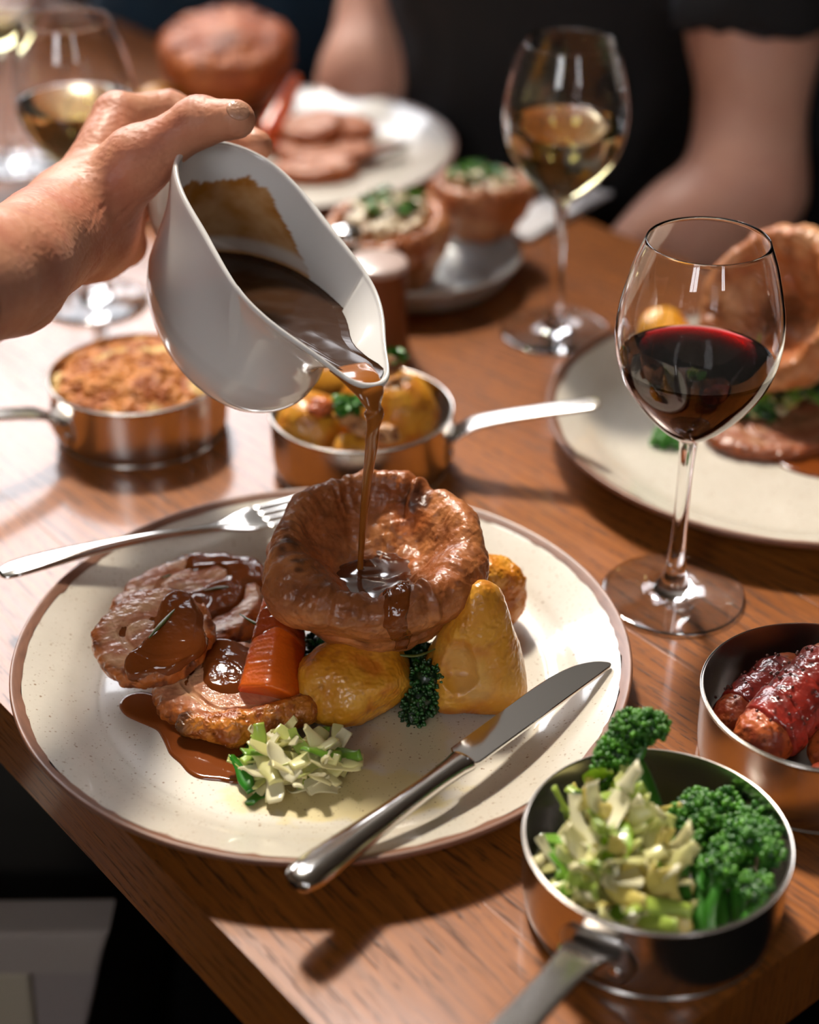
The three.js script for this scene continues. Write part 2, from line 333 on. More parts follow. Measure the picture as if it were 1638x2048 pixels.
plate([0.219, 0, -0.844], plateTex(8), 'speckled cream plate behind the red wine glass with greens and pudding', 1, 1.1, geosFull);
plate([-0.103, 0, -1.29], plateTex(12), 'cream plate at the far end holding meat slices and a carrot', 1, 2.3, geosFull);
{ // grey-blue side plate with an upturned rim
  const t = thing('side_plate', [0.004, 0, -1.072], 'grey-blue side plate under the filled pudding pair', 'plate');
  const m = phy({ color: lin(srgb(176, 182, 184)), roughness: 0.3, clearcoat: 0.4, clearcoatRoughness: 0.15 });
  mesh('plate_body', revolve([[0, 0.004], [0.045, 0.004], [0.056, 0.007], [0.064, 0.016], [0.071, 0.0225], [0.0725, 0.0232], [0.0728, 0.0220], [0.068, 0.014], [0.058, 0.003], [0.045, 0.0], [0.040, 0.0012], [0, 0.0012]], 96, 90), m, t);
  mesh('rim_edge', new THREE.TorusGeometry(0.0722, 0.0009, 8, 96).rotateX(Math.PI / 2).translate(0, 0.0226, 0), std({ color: lin(srgb(120, 96, 80)), roughness: 0.6 }), t).userData.label = 'thin brown rim line';
}

// ───────────────────────── wine glasses ─────────────────────────
const clearM = phy({ color: 0xffffff, transmission: 1, thickness: 0.002, roughness: 0.0, ior: 1.47 });
const bowlOut = [[0.0045, 0.0895], [0.0085, 0.0925], [0.0145, 0.0972], [0.0215, 0.1045], [0.0280, 0.1130], [0.0335, 0.1225], [0.0368, 0.1330], [0.0381, 0.1430], [0.0380, 0.1500], [0.0370, 0.1580], [0.0348, 0.1680], [0.0318, 0.1790], [0.0276, 0.1900]];
function innerAt(y) { return interp(bowlOut.map(([r, h]) => [h, r]), y); }
const outCurve = new THREE.SplineCurve(bowlOut.map((p) => new THREE.Vector2(...p))).getPoints(60);
const inCurve = outCurve.filter((p) => p.y > 0.0945).map((p, i, a) => { const q = a[Math.min(i + 1, a.length - 1)], o = a[Math.max(0, i - 1)], tx = q.x - o.x, ty = q.y - o.y, l = Math.hypot(tx, ty), w = 0.0009; return new THREE.Vector2(p.x - ty / l * w, p.y + tx / l * w); });
function wineGlass(at, label, wine) {
  const t = thing('wine_glass', at, label, 'wine glass');
  const foot = [[0, 0.0002], [0.030, 0.0002], [0.0345, 0.0006], [0.0352, 0.0014], [0.0345, 0.0022], [0.026, 0.0036], [0.014, 0.0058], [0.0085, 0.0090], [0.0058, 0.0140], [0.0044, 0.0220], [0.0037, 0.0380], [0.0035, 0.0560], [0.0036, 0.0740], [0.0041, 0.0850]];
  const fp = new THREE.SplineCurve(foot.map((p) => new THREE.Vector2(...p))).getPoints(70);
  const lip = [new THREE.Vector2(0.0274, 0.1904), new THREE.Vector2(0.0270, 0.1903)];
  const prof = [...fp, ...outCurve, ...lip, ...inCurve.slice().reverse().filter((p) => p.y < 0.1902), new THREE.Vector2(0, inCurve[0].y - 0.0012)].map((p) => new THREE.Vector2(Math.max(p.x, 0), p.y));
  prof[prof.length - 1].x = 0; prof[0].x = 0;
  mesh('glass', new THREE.LatheGeometry(prof, 72), clearM, t);
  if (wine) {
    const lv = wine.level, w = inCurve.filter((p) => p.y < lv - 0.0005).map((p) => new THREE.Vector2(p.x + 0.00025, p.y - 0.0002)), rr = interp(inCurve.map((p) => [p.y, p.x]), lv) + 0.00025;
    const wp = [new THREE.Vector2(0, inCurve[0].y - 0.0014), ...w, new THREE.Vector2(rr, lv + 0.0008), new THREE.Vector2(rr - 0.0009, lv + 0.0002), new THREE.Vector2(rr - 0.0022, lv), new THREE.Vector2(0, lv)];
    mesh('wine', new THREE.LatheGeometry(wp, 72), phy({ color: 0xffffff, transmission: 1, thickness: 0.05, roughness: 0, ior: 1.34, attenuationColor: new THREE.Color().setRGB(...wine.tint), attenuationDistance: wine.dist }), t).userData.label = wine.label;
  }
  return t;
}
const red = { level: 0.1315, tint: [0.50, 0.010, 0.014], dist: 0.0025, label: 'dark red wine' }, white = { level: 0.139, tint: [0.90, 0.82, 0.42], dist: 0.05, label: 'pale straw white wine' };
wineGlass([0.1316, 0, -0.691], 'stemmed glass of red wine standing right of the front plate', red);
wineGlass([0.0947, 0, -0.991], 'stemmed glass of white wine near the far right table edge', white);
wineGlass([-0.211, 0, -1.037], 'stemmed glass of white wine behind the pouring forearm', white);
wineGlass([-0.318, 0, -1.30], 'farthest wine glass, at the left edge behind another glass', { ...white, level: 0.12 });

// ───────────────────────── small pans ─────────────────────────
const steelM = phy({ color: lin([0.60, 0.565, 0.53]), metalness: 1, roughness: 0.24 }), steelDark = phy({ color: lin([0.42, 0.40, 0.38]), metalness: 1, roughness: 0.32 });
const panGeo = revolve([[0, 0.0012], [0.043, 0.0012], [0.0472, 0.0026], [0.0490, 0.0060], [0.0496, 0.0120], [0.0500, 0.0350], [0.0505, 0.0362], [0.0513, 0.0366], [0.0516, 0.0360], [0.0512, 0.0350], [0.0508, 0.0335], [0.0504, 0.0120], [0.0496, 0.0048], [0.0478, 0.0014], [0.0440, 0.0], [0, 0.0]].reverse(), 128, 220);
const bracketGeo = (() => gridGeo(24, 14, (u, v) => { // riveted plate hugging the wall
  const a = (u - 0.5) * 0.62 * (1 - 0.35 * Math.abs(v - 0.5) ** 2 * 4), y = 0.0075 + v * 0.022, e = Math.max(Math.abs(u - 0.5), Math.abs(v - 0.5)) * 2, r = 0.0512 + 0.0012 * (1 - sstep(e, 0.86, 1.0)) - 0.0006; return [r * Math.cos(a), y, r * Math.sin(a)];
}))();
function pan(at, turn, label, handleRows) {
  const t = thing('mini_pan', at, label, 'pan'); t.rotation.y = turn;             // the handle points along local +x
  mesh('pan_body', panGeo, steelM, t);
  const b = mesh('bracket', bracketGeo, steelDark, t);
  for (const s of [-1, 1]) mesh('rivet', new THREE.SphereGeometry(0.0028, 14, 8).scale(0.5, 1, 1).translate(0.0522 * Math.cos(0.17), 0.0150, 0.0522 * Math.sin(0.17) * s), steelM, t);
  const h = mesh('handle', sweepTable(handleRows, 60, 24, 4), steelM, t);
  return t;
}
// [x, y, z, half width, half thickness]
const flatHandle = [[0.0508, 0.0215, 0, 0.0100, 0.0010], [0.055, 0.0245, 0, 0.0098, 0.0011], [0.062, 0.0290, 0, 0.0084, 0.0013], [0.076, 0.0335, 0, 0.0070, 0.0014], [0.098, 0.0388, 0, 0.0066, 0.0014], [0.118, 0.0432, 0, 0.0070, 0.0014], [0.1280, 0.0452, 0, 0.0064, 0.0014], [0.1315, 0.0459, 0, 0.0030, 0.0011]];
pan([0.0943, 0, -0.4785], -2.12, 'steel pan nearest the camera, filled with cabbage and broccoli', flatHandle);
pan([0.1755, 0, -0.566], -0.15, 'steel pan of glazed sausages at the right picture edge', flatHandle);
pan([-0.1567, 0, -0.8637], Math.PI + 0.62, 'steel pan of crumb-topped bake under the pouring wrist', flatHandle);
pan([-0.0270, 0, -0.822], -0.10, 'steel pan of roast potatoes behind the gravy jug', flatHandle);

// ───────────────────────── cutlery ─────────────────────────
const polished = phy({ color: lin([0.74, 0.72, 0.69]), metalness: 1, roughness: 0.13 });
{
  const E = [-0.0435, 0.0285, -0.4605], Tp = [0.0868, 0.0195, -0.6120], B = 0.50; // butt end, blade tip
  const L = Math.hypot(Tp[0] - E[0], Tp[2] - E[2]), t = thing('table_knife', [E[0], 0, E[2]], 'steel table knife lying across the front plate, blade smeared with gravy', 'knife');
  t.rotation.y = Math.atan2(-(Tp[2] - E[2]), Tp[0] - E[0]);
  const h = (x) => lerp(E[1], Tp[1], x / L);
  const hb = 0.1015;                                     // where handle meets blade
  mesh('handle', sweepTable([[0.0, h(0), 0, 0.0025, 0.0016], [0.0015, h(0.002), 0, 0.0058, 0.0034], [0.007, h(0.007), 0, 0.0078, 0.0046], [0.020, h(0.02), 0, 0.0078, 0.0046], [0.050, h(0.05), 0, 0.0058, 0.0038], [0.078, h(0.078), 0, 0.0050, 0.0034], [0.095, h(0.095), 0, 0.0056, 0.0034], [0.1005, h(0.1), 0, 0.0064, 0.0033], [0.1020, h(0.102), 0, 0.0060, 0.0028]], 90, 28, 2.2), polished, t);
  // blade: flat faces, thin lower edge, spine rounded
  const sh = new THREE.Shape(); // x along, y across (towards the cutting side)
  sh.moveTo(hb - 0.001, -0.0045); sh.lineTo(hb + 0.002, -0.0082); sh.lineTo(0.155, -0.0086); sh.bezierCurveTo(0.178, -0.0086, 0.194, -0.006, L - 0.0005, 0.0035); sh.bezierCurveTo(L + 0.0006, 0.0052, L - 0.001, 0.0062, L - 0.003, 0.0062); sh.lineTo(hb + 0.003, 0.0056); sh.lineTo(hb - 0.001, 0.004); sh.closePath();
  const g = new THREE.ExtrudeGeometry(sh, { depth: 0.0010, bevelEnabled: true, bevelThickness: 0.0004, bevelSize: 0.0005, bevelSegments: 2, curveSegments: 24 });
  g.rotateX(Math.PI / 2); const p = g.attributes.position; for (let i = 0; i < p.count; i++) p.setY(i, p.getY(i) + h(p.getX(i)) + 0.0006); g.computeVertexNormals();
  const blade = mesh('blade', g, phy({ color: lin([0.66, 0.65, 0.63]), metalness: 1, roughness: 0.08 }), t); 
}
{ // fork: handle end out over the table, tines under the pudding
  const P0 = [-0.1965, 0.0290, -0.6685], t = thing('table_fork', [P0[0], 0, P0[2]], 'steel fork resting on the far left rim of the front plate', 'fork');
  const dx = 0.137, dz = -0.0735, L0 = Math.hypot(dx, dz); t.rotation.y = Math.atan2(-dz, dx);
  const k = 1.0;
  mesh('handle', sweepTable([[0.0, 0.0282, 0, 0.0020, 0.0007], [0.0015, 0.0284, 0, 0.0050, 0.0012], [0.008, 0.0290, 0, 0.0071, 0.0016], [0.025, 0.0292, 0, 0.0068, 0.0019], [0.048, 0.0286, 0, 0.0046, 0.0021], [0.075, 0.0262, 0, 0.0029, 0.0022], [0.100, 0.0225, 0, 0.0025, 0.0021], [0.112, 0.0212, 0, 0.0036, 0.0016], [0.120, 0.0208, 0, 0.0075, 0.0013], [0.127, 0.0207, 0, 0.0104, 0.0012], [0.134, 0.0206, 0, 0.0112, 0.0011, 0.0006], [0.1385, 0.0202, 0, 0.0112, 0.0011, 0.0008]], 110, 26, 2.6), polished, t);
  for (let i = 0; i < 4; i++) { const z = (i - 1.5) * 0.0062; mesh('tine', sweepTable([[0.1365, 0.0200, z, 0.0022, 0.0010], [0.150, 0.0196, z * 1.0, 0.0020, 0.0010], [0.168, 0.0203, z * 0.99, 0.0017, 0.0010], [0.180, 0.0220, z * 0.98, 0.0013, 0.0009], [0.185, 0.0232, z * 0.97, 0.0005, 0.0005]], 26, 12, 2.6), polished, t); }
}
// ───────────────────────── food on the front plate ─────────────────────────
const WELL = 0.0053;                                    // height of the plate's well
const gravyM = phy({ color: lin([0.190, 0.045, 0.008]), roughness: 0.10, ior: 1.38, clearcoat: 0.35, clearcoatRoughness: 0.03 });
const gravyDeepM = phy({ color: lin([0.115, 0.030, 0.009]), roughness: 0.10, ior: 1.42, clearcoat: 1.0, clearcoatRoughness: 0.03 });
const foodM = (rough = 0.5, coat = 0.25, cr = 0.3) => phy({ vertexColors: true, roughness: rough, clearcoat: coat, clearcoatRoughness: cr, ior: 1.45 });
const bakedM = foodM(0.42, 0.30, 0.25), wetM = foodM(0.42, 0.30, 0.14), potatoM = foodM(0.42, 0.45, 0.2);

// a Yorkshire pudding about its own base centre, opening upward
function puddingField(o) {
  const { R = 1, seed = 0, lip = 0, blist = [], cav = 1, tall = 1, dome = false } = o;
  const outer = [[0, 0.0285], [0.005, 0.0345], [0.011, 0.0372], [0.0145, 0.0376], [0.018, 0.0408], [0.025, 0.0455], [0.033, 0.0468], [0.042, 0.0445], [0.05, 0.040]];
  return (X, Y, Z) => {
    const x = X / R, y = Y / (R * tall), z = Z / R;
    const r = Math.hypot(x, z), an = Math.atan2(z, x), cs = r > 1e-6 ? x / r : 0, sn = r > 1e-6 ? z / r : 0;
    const lob = 1 + 0.040 * noise(cs * 1.6 + seed, sn * 1.6, 1.5) + 0.035 * noise(cs * 3.1, sn * 3.1 + seed, 6.5);
    const rimUp = -lip * sn + 0.0030 * noise(cs * 2.3, sn * 2.3, 11.1 + seed);
    const yy = y - rimUp * sstep(y, 0.008, 0.036);
    const cr = 0.0022 * noise(cs * 2.5 + seed, sn * 2.5, 3.3);              // the fold round the waist wanders
    let d = (r - interp(outer, clamp(yy + cr, 0, 0.05)) * lob) * 0.86;
    d = smax(d, -y, 0.006); d = smax(d, yy - 0.040, 0.010);
    const mr = 0.0080 * (1 + 0.30 * noise(cs * 2.7, sn * 2.7, 21.5 + seed)) , tor = Math.hypot(r - 0.0386 * lob, yy - 0.0385) - mr;
    d = smin(d, tor, 0.008);
    // hollow
    const cx = x * 1.0 / lob, cz = z / lob, yc = y - 0.35 * rimUp, ch = Math.hypot(cx / 0.0348, (yc - 0.0500) / 0.0258, cz / 0.0348) - 1;
    const lumps = 0.0026 * noise(x * 95, y * 60, z * 95 + seed) + 0.0014 * noise(x * 210, y * 140, z * 210 + seed);
    if (dome) d = smin(d, (Math.hypot(x / 0.037, (y - 0.036) / 0.019, z / 0.037) - 1) * 0.019, 0.010); else d = smax(d, -(ch * 0.029 + lumps * sstep(0.034 - r, -0.004, 0.012)) * cav, 0.006);
    for (const b of blist) d = smin(d, Math.hypot(x - b[0], y - b[1], z - b[2]) - b[3], b[3] * 0.7);
    // puckers across the rolled edge, folds and skin
    const edge = sstep(r, 0.026, 0.036) * sstep(yy, 0.024, 0.036);
    d += edge * (0.0011 * Math.sin(an * 19 + 3.5 * noise(cs * 4, sn * 4, seed)) * sstep(noise(cs * 3, sn * 3, 40 + seed), -0.1, 0.4) + 0.0006 * noise(an * 14, yy * 160, seed + 2));
    d += 0.0012 * noise(x * 55 + seed, y * 75, z * 55) + 0.0007 * noise(x * 150, y * 190, z * 150) + 0.00030 * noise(x * 420, y * 480, z * 420) + 0.00012 * noise(x * 1100, y * 1100, z * 1100);
    return d * R;
  };
}
const pudCol = (o) => {
  const { R = 1, seed = 0, burn = [], base = srgb(150, 86, 44), lite = srgb(190, 120, 68), deep = srgb(104, 52, 24), dark = srgb(70, 34, 18) } = o;
  return (X, Y, Z, nx, ny, nz) => {
    const x = X / R, y = Y / R, z = Z / R, r = Math.hypot(x, z);
    let c = mix3(base, lite, sstep(fbm(x * 38 + seed, y * 50, z * 38, 4), -0.12, 0.34));
    c = mix3(c, deep, sstep(fbm(x * 70, y * 60 + seed, z * 70 + 9, 4), 0.02, 0.42) * 0.75);
    c = mix3(c, srgb(196, 104, 48), sstep(noise(x * 60 + 4, y * 60, z * 60 + seed), 0.1, 0.55) * (r < 0.032 && y > 0.012 ? 0.55 : 0.2));
    c = mix3(c, deep, sstep(noise(x * 300, y * 320, z * 300), 0.25, 0.5) * 0.35);
    for (const b of burn) c = mix3(c, dark, (1 - sstep(Math.hypot(x - b[0], y - b[1], z - b[2]) + 0.003 * noise(x * 260, y * 260, z * 260), b[3] * 0.55, b[3] * 1.25)) * b[4]);
    return c;
  };
};
const PUD = [-0.0150, 0.0300, -0.6310];
const pudOpt = { seed: 2.4, lip: 0.0080, R: 1.0, blist: [[-0.0385, 0.0385, 0.0075, 0.0062], [-0.0325, 0.0350, 0.0195, 0.0052], [0.0185, 0.0430, -0.0300, 0.0052], [0.0285, 0.0410, -0.0225, 0.0040], [-0.0335, 0.0270, 0.0205, 0.0150], [0.0350, 0.0270, 0.0140, 0.0135], [0.0310, 0.0310, -0.0230, 0.0130], [-0.0300, 0.0330, -0.0250, 0.0125]] };
const pudF = puddingField(pudOpt);
{
  const m = solid('yorkshire_pudding', sdfGeo(pudF, [-0.056, -0.004, -0.056], [0.056, 0.060, 0.056], 0.00070, pudCol({ seed: 2.4, burn: [[-0.0395, 0.043, 0.0075, 0.0062, 0.9], [-0.0335, 0.041, 0.0215, 0.0048, 0.85], [0.0185, 0.0465, -0.0280, 0.0070, 0.9], [-0.040, 0.045, -0.004, 0.004, 0.5], [-0.030, 0.046, -0.026, 0.004, 0.3]] })), bakedM, PUD, 'brown Yorkshire pudding being filled with gravy on the front plate', 'Yorkshire pudding');
}
{ // gravy in the hollow, running over the front lip
  const t = thing('gravy', PUD, 'gravy pooled in the front pudding and dripping over its lip', 'gravy');
  const lvl = 0.0272;
  mesh('gravy_pool', sdfGeo((x, y, z) => { const r = Math.hypot(x, z) - 0.0270 - 0.003 * noise(x * 90, 2, z * 90); const w = lvl + 0.0004 * Math.sin(Math.hypot(x + 0.007, z - 0.001) * 620 + 2 * noise(x * 90, 1, z * 90)) * Math.exp(-Math.hypot(x + 0.007, z - 0.001) * 170) + 0.0009 * noise(x * 70, 5, z * 70); return smax(smax(r, y - w, 0.0012), lvl - 0.007 - y, 0.001); }, [-0.031, 0.016, -0.027], [0.031, 0.031, 0.029], 0.0006), gravyDeepM, t);
  const path = (z, y) => 0.0105 + 0.0015 * Math.sin(y * 150) ;
  mesh('gravy_drip', sdfGeo((x, y, z) => {
    const cx = path(z, y), wdt = z > 0.0440 || y < 0.018 ? lerp(0.0036, 0.0066, sstep(y, 0.004, 0.03)) : 0.0070;
    const m = (1 - sstep(Math.abs(x - cx) + 0.0014 * noise(x * 150, y * 150, 4), wdt * 0.55, wdt)) * sstep(z, 0.012, 0.020) * sstep(y, 0.0035, 0.0075);
    return pudF(x, y, z) - lerp(-0.0012, 0.0010 + 0.0005 * noise(x * 120, y * 90, 7), m);
  }, [-0.006, 0.0, 0.008], [0.026, 0.046, 0.056], 0.00062), gravyM, t);
}

// slices of rolled roast pork
function sliceField(o) {
  const { rx, rz, th, seed, rough = 1, bend = 0 } = o;
  return (x, y0, z) => {
    const y = y0 - bend * (x * x) - (o.cup ?? 0) * (x * x + z * z);
    const an = Math.atan2(z / rz, x / rx), R = 1 + 0.07 * noise(Math.cos(an) * 1.4 + seed, Math.sin(an) * 1.4, 2) + 0.045 * noise(Math.cos(an) * 4 + seed, Math.sin(an) * 4, 5);
    const e = (Math.hypot(x / rx, z / rz) / R - 1) * Math.min(rx, rz), w = Math.abs(y) - th / 2;
    let d = smax(e, w, th * 0.45);
    const q = Math.hypot(x / rx, z / rz), sw = Math.sin(q * 9 + Math.atan2(z, x) * (seed > 4 ? 1 : -1) + 1.6 * noise(x * 45, seed, z * 45)), top = y > 0 ? 1 : 0.4;
    d += rough * (0.0011 * noise(x * 70 + seed, y * 70, z * 70) + 0.00045 * noise(x * 260, y * 260 + seed, z * 260) + 0.0002 * noise(x * 900, y * 900, z * 900) + top * 0.0011 * sstep(sw, 0.8, 1.0) + 0.0007 * sstep(q, 0.85, 1.0) * noise(x * 300, y * 300, z * 300 + seed));
    if (y > 0) d += rough * 0.00045 * Math.abs(noise(x * 110, 1, z * 420 + seed));       // grain of the meat
    return d;
  };
}
const meatCol = (o) => (x, y, z, nx, ny) => {
  const { rx, rz, seed } = o, q = Math.hypot(x / rx, z / rz), an = Math.atan2(z, x);
  const pale = srgb(216, 164, 122), pink = srgb(192, 122, 86), brown = srgb(146, 80, 42), crust = srgb(178, 94, 26), char = srgb(36, 20, 14), fat = srgb(214, 172, 130);
  let c = mix3(pink, pale, sstep(fbm(x * 70 + seed, y * 70, z * 150, 4), -0.2, 0.25));
  c = mix3(c, brown, sstep(fbm(x * 110, seed, z * 110, 3), 0.08, 0.4) * 0.7);
  c = mix3(c, fat, sstep(Math.sin(q * 9 + an * 0.8 + 2 * noise(x * 40, seed, z * 40)), 0.75, 0.98) * 0.55);
  const side = 1 - sstep(ny, 0.25, 0.65), rim = sstep(q + 0.10 * noise(x * 120, y * 120, z * 120 + seed), 0.78, 0.95);
  let s = mix3(crust, srgb(112, 50, 18), sstep(fbm(x * 180, y * 180, z * 180, 3), -0.1, 0.3)); s = mix3(s, char, sstep(fbm(x * 60 + seed * 3, y * 60, z * 60, 3), 0.06, 0.26) * (o.char ?? 0.8));
  return mix3(c, s, Math.max(rim * 0.92, side * 0.85));
};
function slice(o, at, rot, label) {
  const f = sliceField(o), b = [Math.max(o.rx, o.rz) * 1.22, o.th + 0.010 + Math.abs(o.bend ?? 0) * o.rx * o.rx + Math.abs(o.cup ?? 0) * o.rx * o.rx];
  const t = thing('pork_slice', at, label, 'meat slice', 'pork slices on the front plate'); t.rotation.set(...rot);
  mesh('meat', sdfGeo(f, [-b[0], -b[1], -b[0]], [b[0], b[1], b[0]], 0.00075, meatCol(o)), wetM, t);
  const f0 = sliceField({ ...o, rough: 0.22 });
  if (o.glaze) mesh('gravy_glaze', sdfGeo((x, y, z) => f0(x, y, z) - 0.0003 * noise(x * 120, 3, z * 120) - lerp(-0.0013, o.glazeTh ?? 0.0013, o.glaze(x, z) * sstep(y, -o.th * 0.2, o.th * 0.2)), [-b[0], -b[1] * 0.4, -b[0]], [b[0], b[1], b[0]], 0.0007), gravyM, t);
  return t;
}
const blobMask = (list, seed) => (x, z) => { let m = 9; for (const [cx, cz, r] of list) m = smin(m, Math.hypot(x - cx, z - cz) / r - 1, 0.5); return 1 - sstep(m + 0.45 * noise(x * 60 + seed, 2, z * 60), -0.25, 0.15); };
slice({ rx: 0.040, rz: 0.033, th: 0.013, seed: 1.7, cup: 2, char: 0.9, glaze: blobMask([[-0.004, 0.004, 0.013], [0.014, 0.002, 0.013], [0.030, -0.010, 0.013], [0.014, -0.026, 0.010], [0.027, -0.022, 0.009]], 3) }, [-0.1035, 0.0145, -0.6580], [0.10, 0.35, 0.02], 'broad pork slice at the back of the three, crust edge toward the fork');
slice({ rx: 0.036, rz: 0.025, th: 0.012, seed: 5.2, bend: -4, char: 0.5, glaze: blobMask([[0.004, -0.006, 0.014], [0.018, -0.004, 0.010], [-0.006, -0.014, 0.010]], 6) }, [-0.0815, 0.0150, -0.5990], [0.16, -0.12, 0.06], 'pale pork slice at the bottom, with golden crackling beside the cabbage');
slice({ rx: 0.0275, rz: 0.0265, th: 0.0105, seed: 9.1, cup: -3, char: 0.35, glaze: blobMask([[0.006, 0.012, 0.011], [0.012, 0.000, 0.011], [-0.006, 0.018, 0.008], [0.012, -0.012, 0.008], [0.018, 0.010, 0.009]], 9), glazeTh: 0.0016 }, [-0.1165, 0.0290, -0.6190], [0.30, 0.1, 0.10], 'round pork slice on top of the others, glazed with gravy and a rosemary needle');
{ // crackling along the front of the lowest slice
  const f = (x, y, z) => { const a = cap(x, y, z, [-0.024, 0.000, 0.004], [-0.004, 0.001, 0.0085], 0.0052, 0.0062), b = cap(x, y, z, [-0.004, 0.001, 0.0085], [0.026, 0.004, -0.001], 0.0062, 0.0066); return smin(a, b, 0.006) + 0.0009 * noise(x * 260, y * 260, z * 260) + 0.0009 * Math.abs(noise(x * 520, y * 520, z * 520)) - 0.0006; };
  solid('pork_crackling', sdfGeo(f, [-0.034, -0.010, -0.012], [0.036, 0.015, 0.020], 0.00065, (x, y, z) => mix3(mix3(srgb(196, 118, 36), srgb(150, 74, 20), sstep(fbm(x * 160, y * 160, z * 160, 3), -0.15, 0.25)), srgb(40, 22, 12), sstep(-x + 0.006 * noise(x * 90, y * 90, z * 90), 0.018, 0.026) * 0.8 + sstep(-y, 0.002, 0.005) * 0.3)), wetM, [-0.0725, 0.0125, -0.5790], 'blistered golden strip of crackling in front of the pork slices', 'crackling');
}
// gravy on the plate: two runs out from under the meat
function puddle(name, at, circles, label, h = 0.0013, seed = 1) {
  const R = 0.075;
  solid(name, sdfGeo((x, y, z) => { let d = 9; for (const [a, b, r] of circles) d = smin(d, Math.hypot(x - a, z - b) - r, 0.008); d += 0.0016 * noise(x * 90, seed, z * 90); return smax(d * 0.9, y - h - 0.0002 * noise(x * 40, 3, z * 40), 0.0016); }, [Math.min(...circles.map((c) => c[0] - c[2])) - 0.004, -0.0004, Math.min(...circles.map((c) => c[1] - c[2])) - 0.004], [Math.max(...circles.map((c) => c[0] + c[2])) + 0.004, h + 0.0016, Math.max(...circles.map((c) => c[1] + c[2])) + 0.004], 0.0007), gravyM, at, label, 'gravy');
}
puddle('gravy_puddle', [-0.1, WELL, -0.575], [[-0.0225, -0.0230, 0.0085], [-0.0150, -0.0175, 0.0090], [-0.003, -0.0060, 0.0085], [0.004, 0.0060, 0.0105], [0.014, 0.0155, 0.0120], [0.0255, 0.0200, 0.0110], [0.030, 0.006, 0.014], [0.012, -0.004, 0.013]], 'brown gravy run out on the plate below the pork slices');
puddle('gravy_puddle', [-0.072, WELL, -0.685], [[0.000, 0.000, 0.012], [0.014, -0.006, 0.012], [0.026, -0.004, 0.010], [0.018, 0.008, 0.012]], 'gravy pool on the plate between the pork and the pudding', 0.0016, 4);

// carrot: a tapered chunk with a cut face toward us
{
  const A = [-0.0570, 0.0430, -0.6470], B = [-0.0622, 0.0150, -0.5890], ax = V(B[0] - A[0], B[1] - A[1], B[2] - A[2]), L = ax.length(); ax.normalize();
  const sd = V().crossVectors(ax, V(0, 1, 0)).normalize(), up = V().crossVectors(sd, ax).normalize();
  const O = [-0.0600, WELL, -0.6150], f = (x, y, z) => {
    const px = x + O[0] - A[0], py = y + O[1] - A[1], pz = z + O[2] - A[2], t = px * ax.x + py * ax.y + pz * ax.z, a = px * sd.x + py * sd.y + pz * sd.z, b = px * up.x + py * up.y + pz * up.z;
    const R = lerp(0.0080, 0.0160, clamp(t / L, 0, 1.1)); let d = -9;
    for (let k = 0; k < 8; k++) { const an = k * 0.785 + 0.28 + (k % 3) * 0.09, q = a * Math.cos(an) + b * Math.sin(an) - R * (0.97 + 0.05 * ((k * 7) % 3 - 1)); d = d < -8 ? q : smax(d, q, 0.0022); }
    d = smax(d, t - L + 0.10 * a - 0.10 * b, 0.0020); d = smax(d, -t - 0.012, 0.004);
    return d + 0.00022 * noise(a * 90, b * 90, t * 500) + 0.0001 * noise(x * 900, y * 900, z * 900);
  };
  const t = thing('carrot_chunk', O, 'orange carrot chunk with a cut face, leaning under the pudding', 'carrot');
  const lo = [-0.024, -0.008, -0.046], hi = [0.024, 0.056, 0.048];
  mesh('carrot', sdfGeo(f, lo, hi, 0.0007, (x, y, z) => mix3(srgb(232, 104, 22), srgb(212, 76, 10), sstep(fbm(x * 50, y * 120, z * 50, 3), -0.1, 0.25))), foodM(0.38, 0.6, 0.16), t);
  mesh('gravy_glaze', sdfGeo((x, y, z) => { const q = z - 0.0040 - 0.006 * noise(x * 60, 2, 5) + x * 0.12, m = (1 - sstep(q, -0.001, 0.0015)) * sstep(q, -0.0175, -0.0135) * sstep(x, -0.016, -0.009) ; return f(x, y, z) - lerp(-0.0012, 0.0005, m); }, lo, hi, 0.0008), phy({ color: lin([0.34, 0.045, 0.006]), roughness: 0.14, clearcoat: 1, clearcoatRoughness: 0.05 }), t);
}
// roast potatoes
function potatoCol(seed, lift = 0) {
  return (x, y, z, nx, ny, nz) => {
    let c = mix3(srgb(208, 136, 26), srgb(218, 158, 48), sstep(fbm(x * 45 + seed, y * 45, z * 45, 3), -0.2, 0.3));
    c = mix3(c, srgb(190, 104, 20), sstep(fbm(x * 60, y * 60 + seed, z * 60, 4), 0.0, 0.32) * 0.85);
    c = mix3(c, srgb(140, 66, 14), sstep(fbm(x * 100 + 5, y * 100, z * 100 + seed, 3), 0.14, 0.42) * 0.8);
    c = mix3(c, srgb(232, 196, 118), sstep(noise(x * 34, y * 34, z * 34 + seed + 3), 0.28, 0.6) * 0.5);
    c = mix3(c, srgb(150, 84, 26), sstep(noise(x * 260, y * 260, z * 260), 0.36, 0.55) * 0.4);
    return c;
  };
}
function potatoField(rx, ry, rz, planes, seed, rough = 1) {
  return (x, y, z) => {
    let d = (Math.hypot(x / rx, y / ry, z / rz) - 1) * Math.min(rx, ry, rz);
    for (const [a, b, c, k] of planes) { const l = Math.hypot(a, b, c); d = smax(d, (a * x + b * y + c * z) / l - k, 0.004); }
    return d + rough * (0.0010 * noise(x * 70 + seed, y * 70, z * 70) + 0.0005 * noise(x * 200, y * 200 + seed, z * 200) + 0.00022 * noise(x * 620, y * 620, z * 620));
  };
}
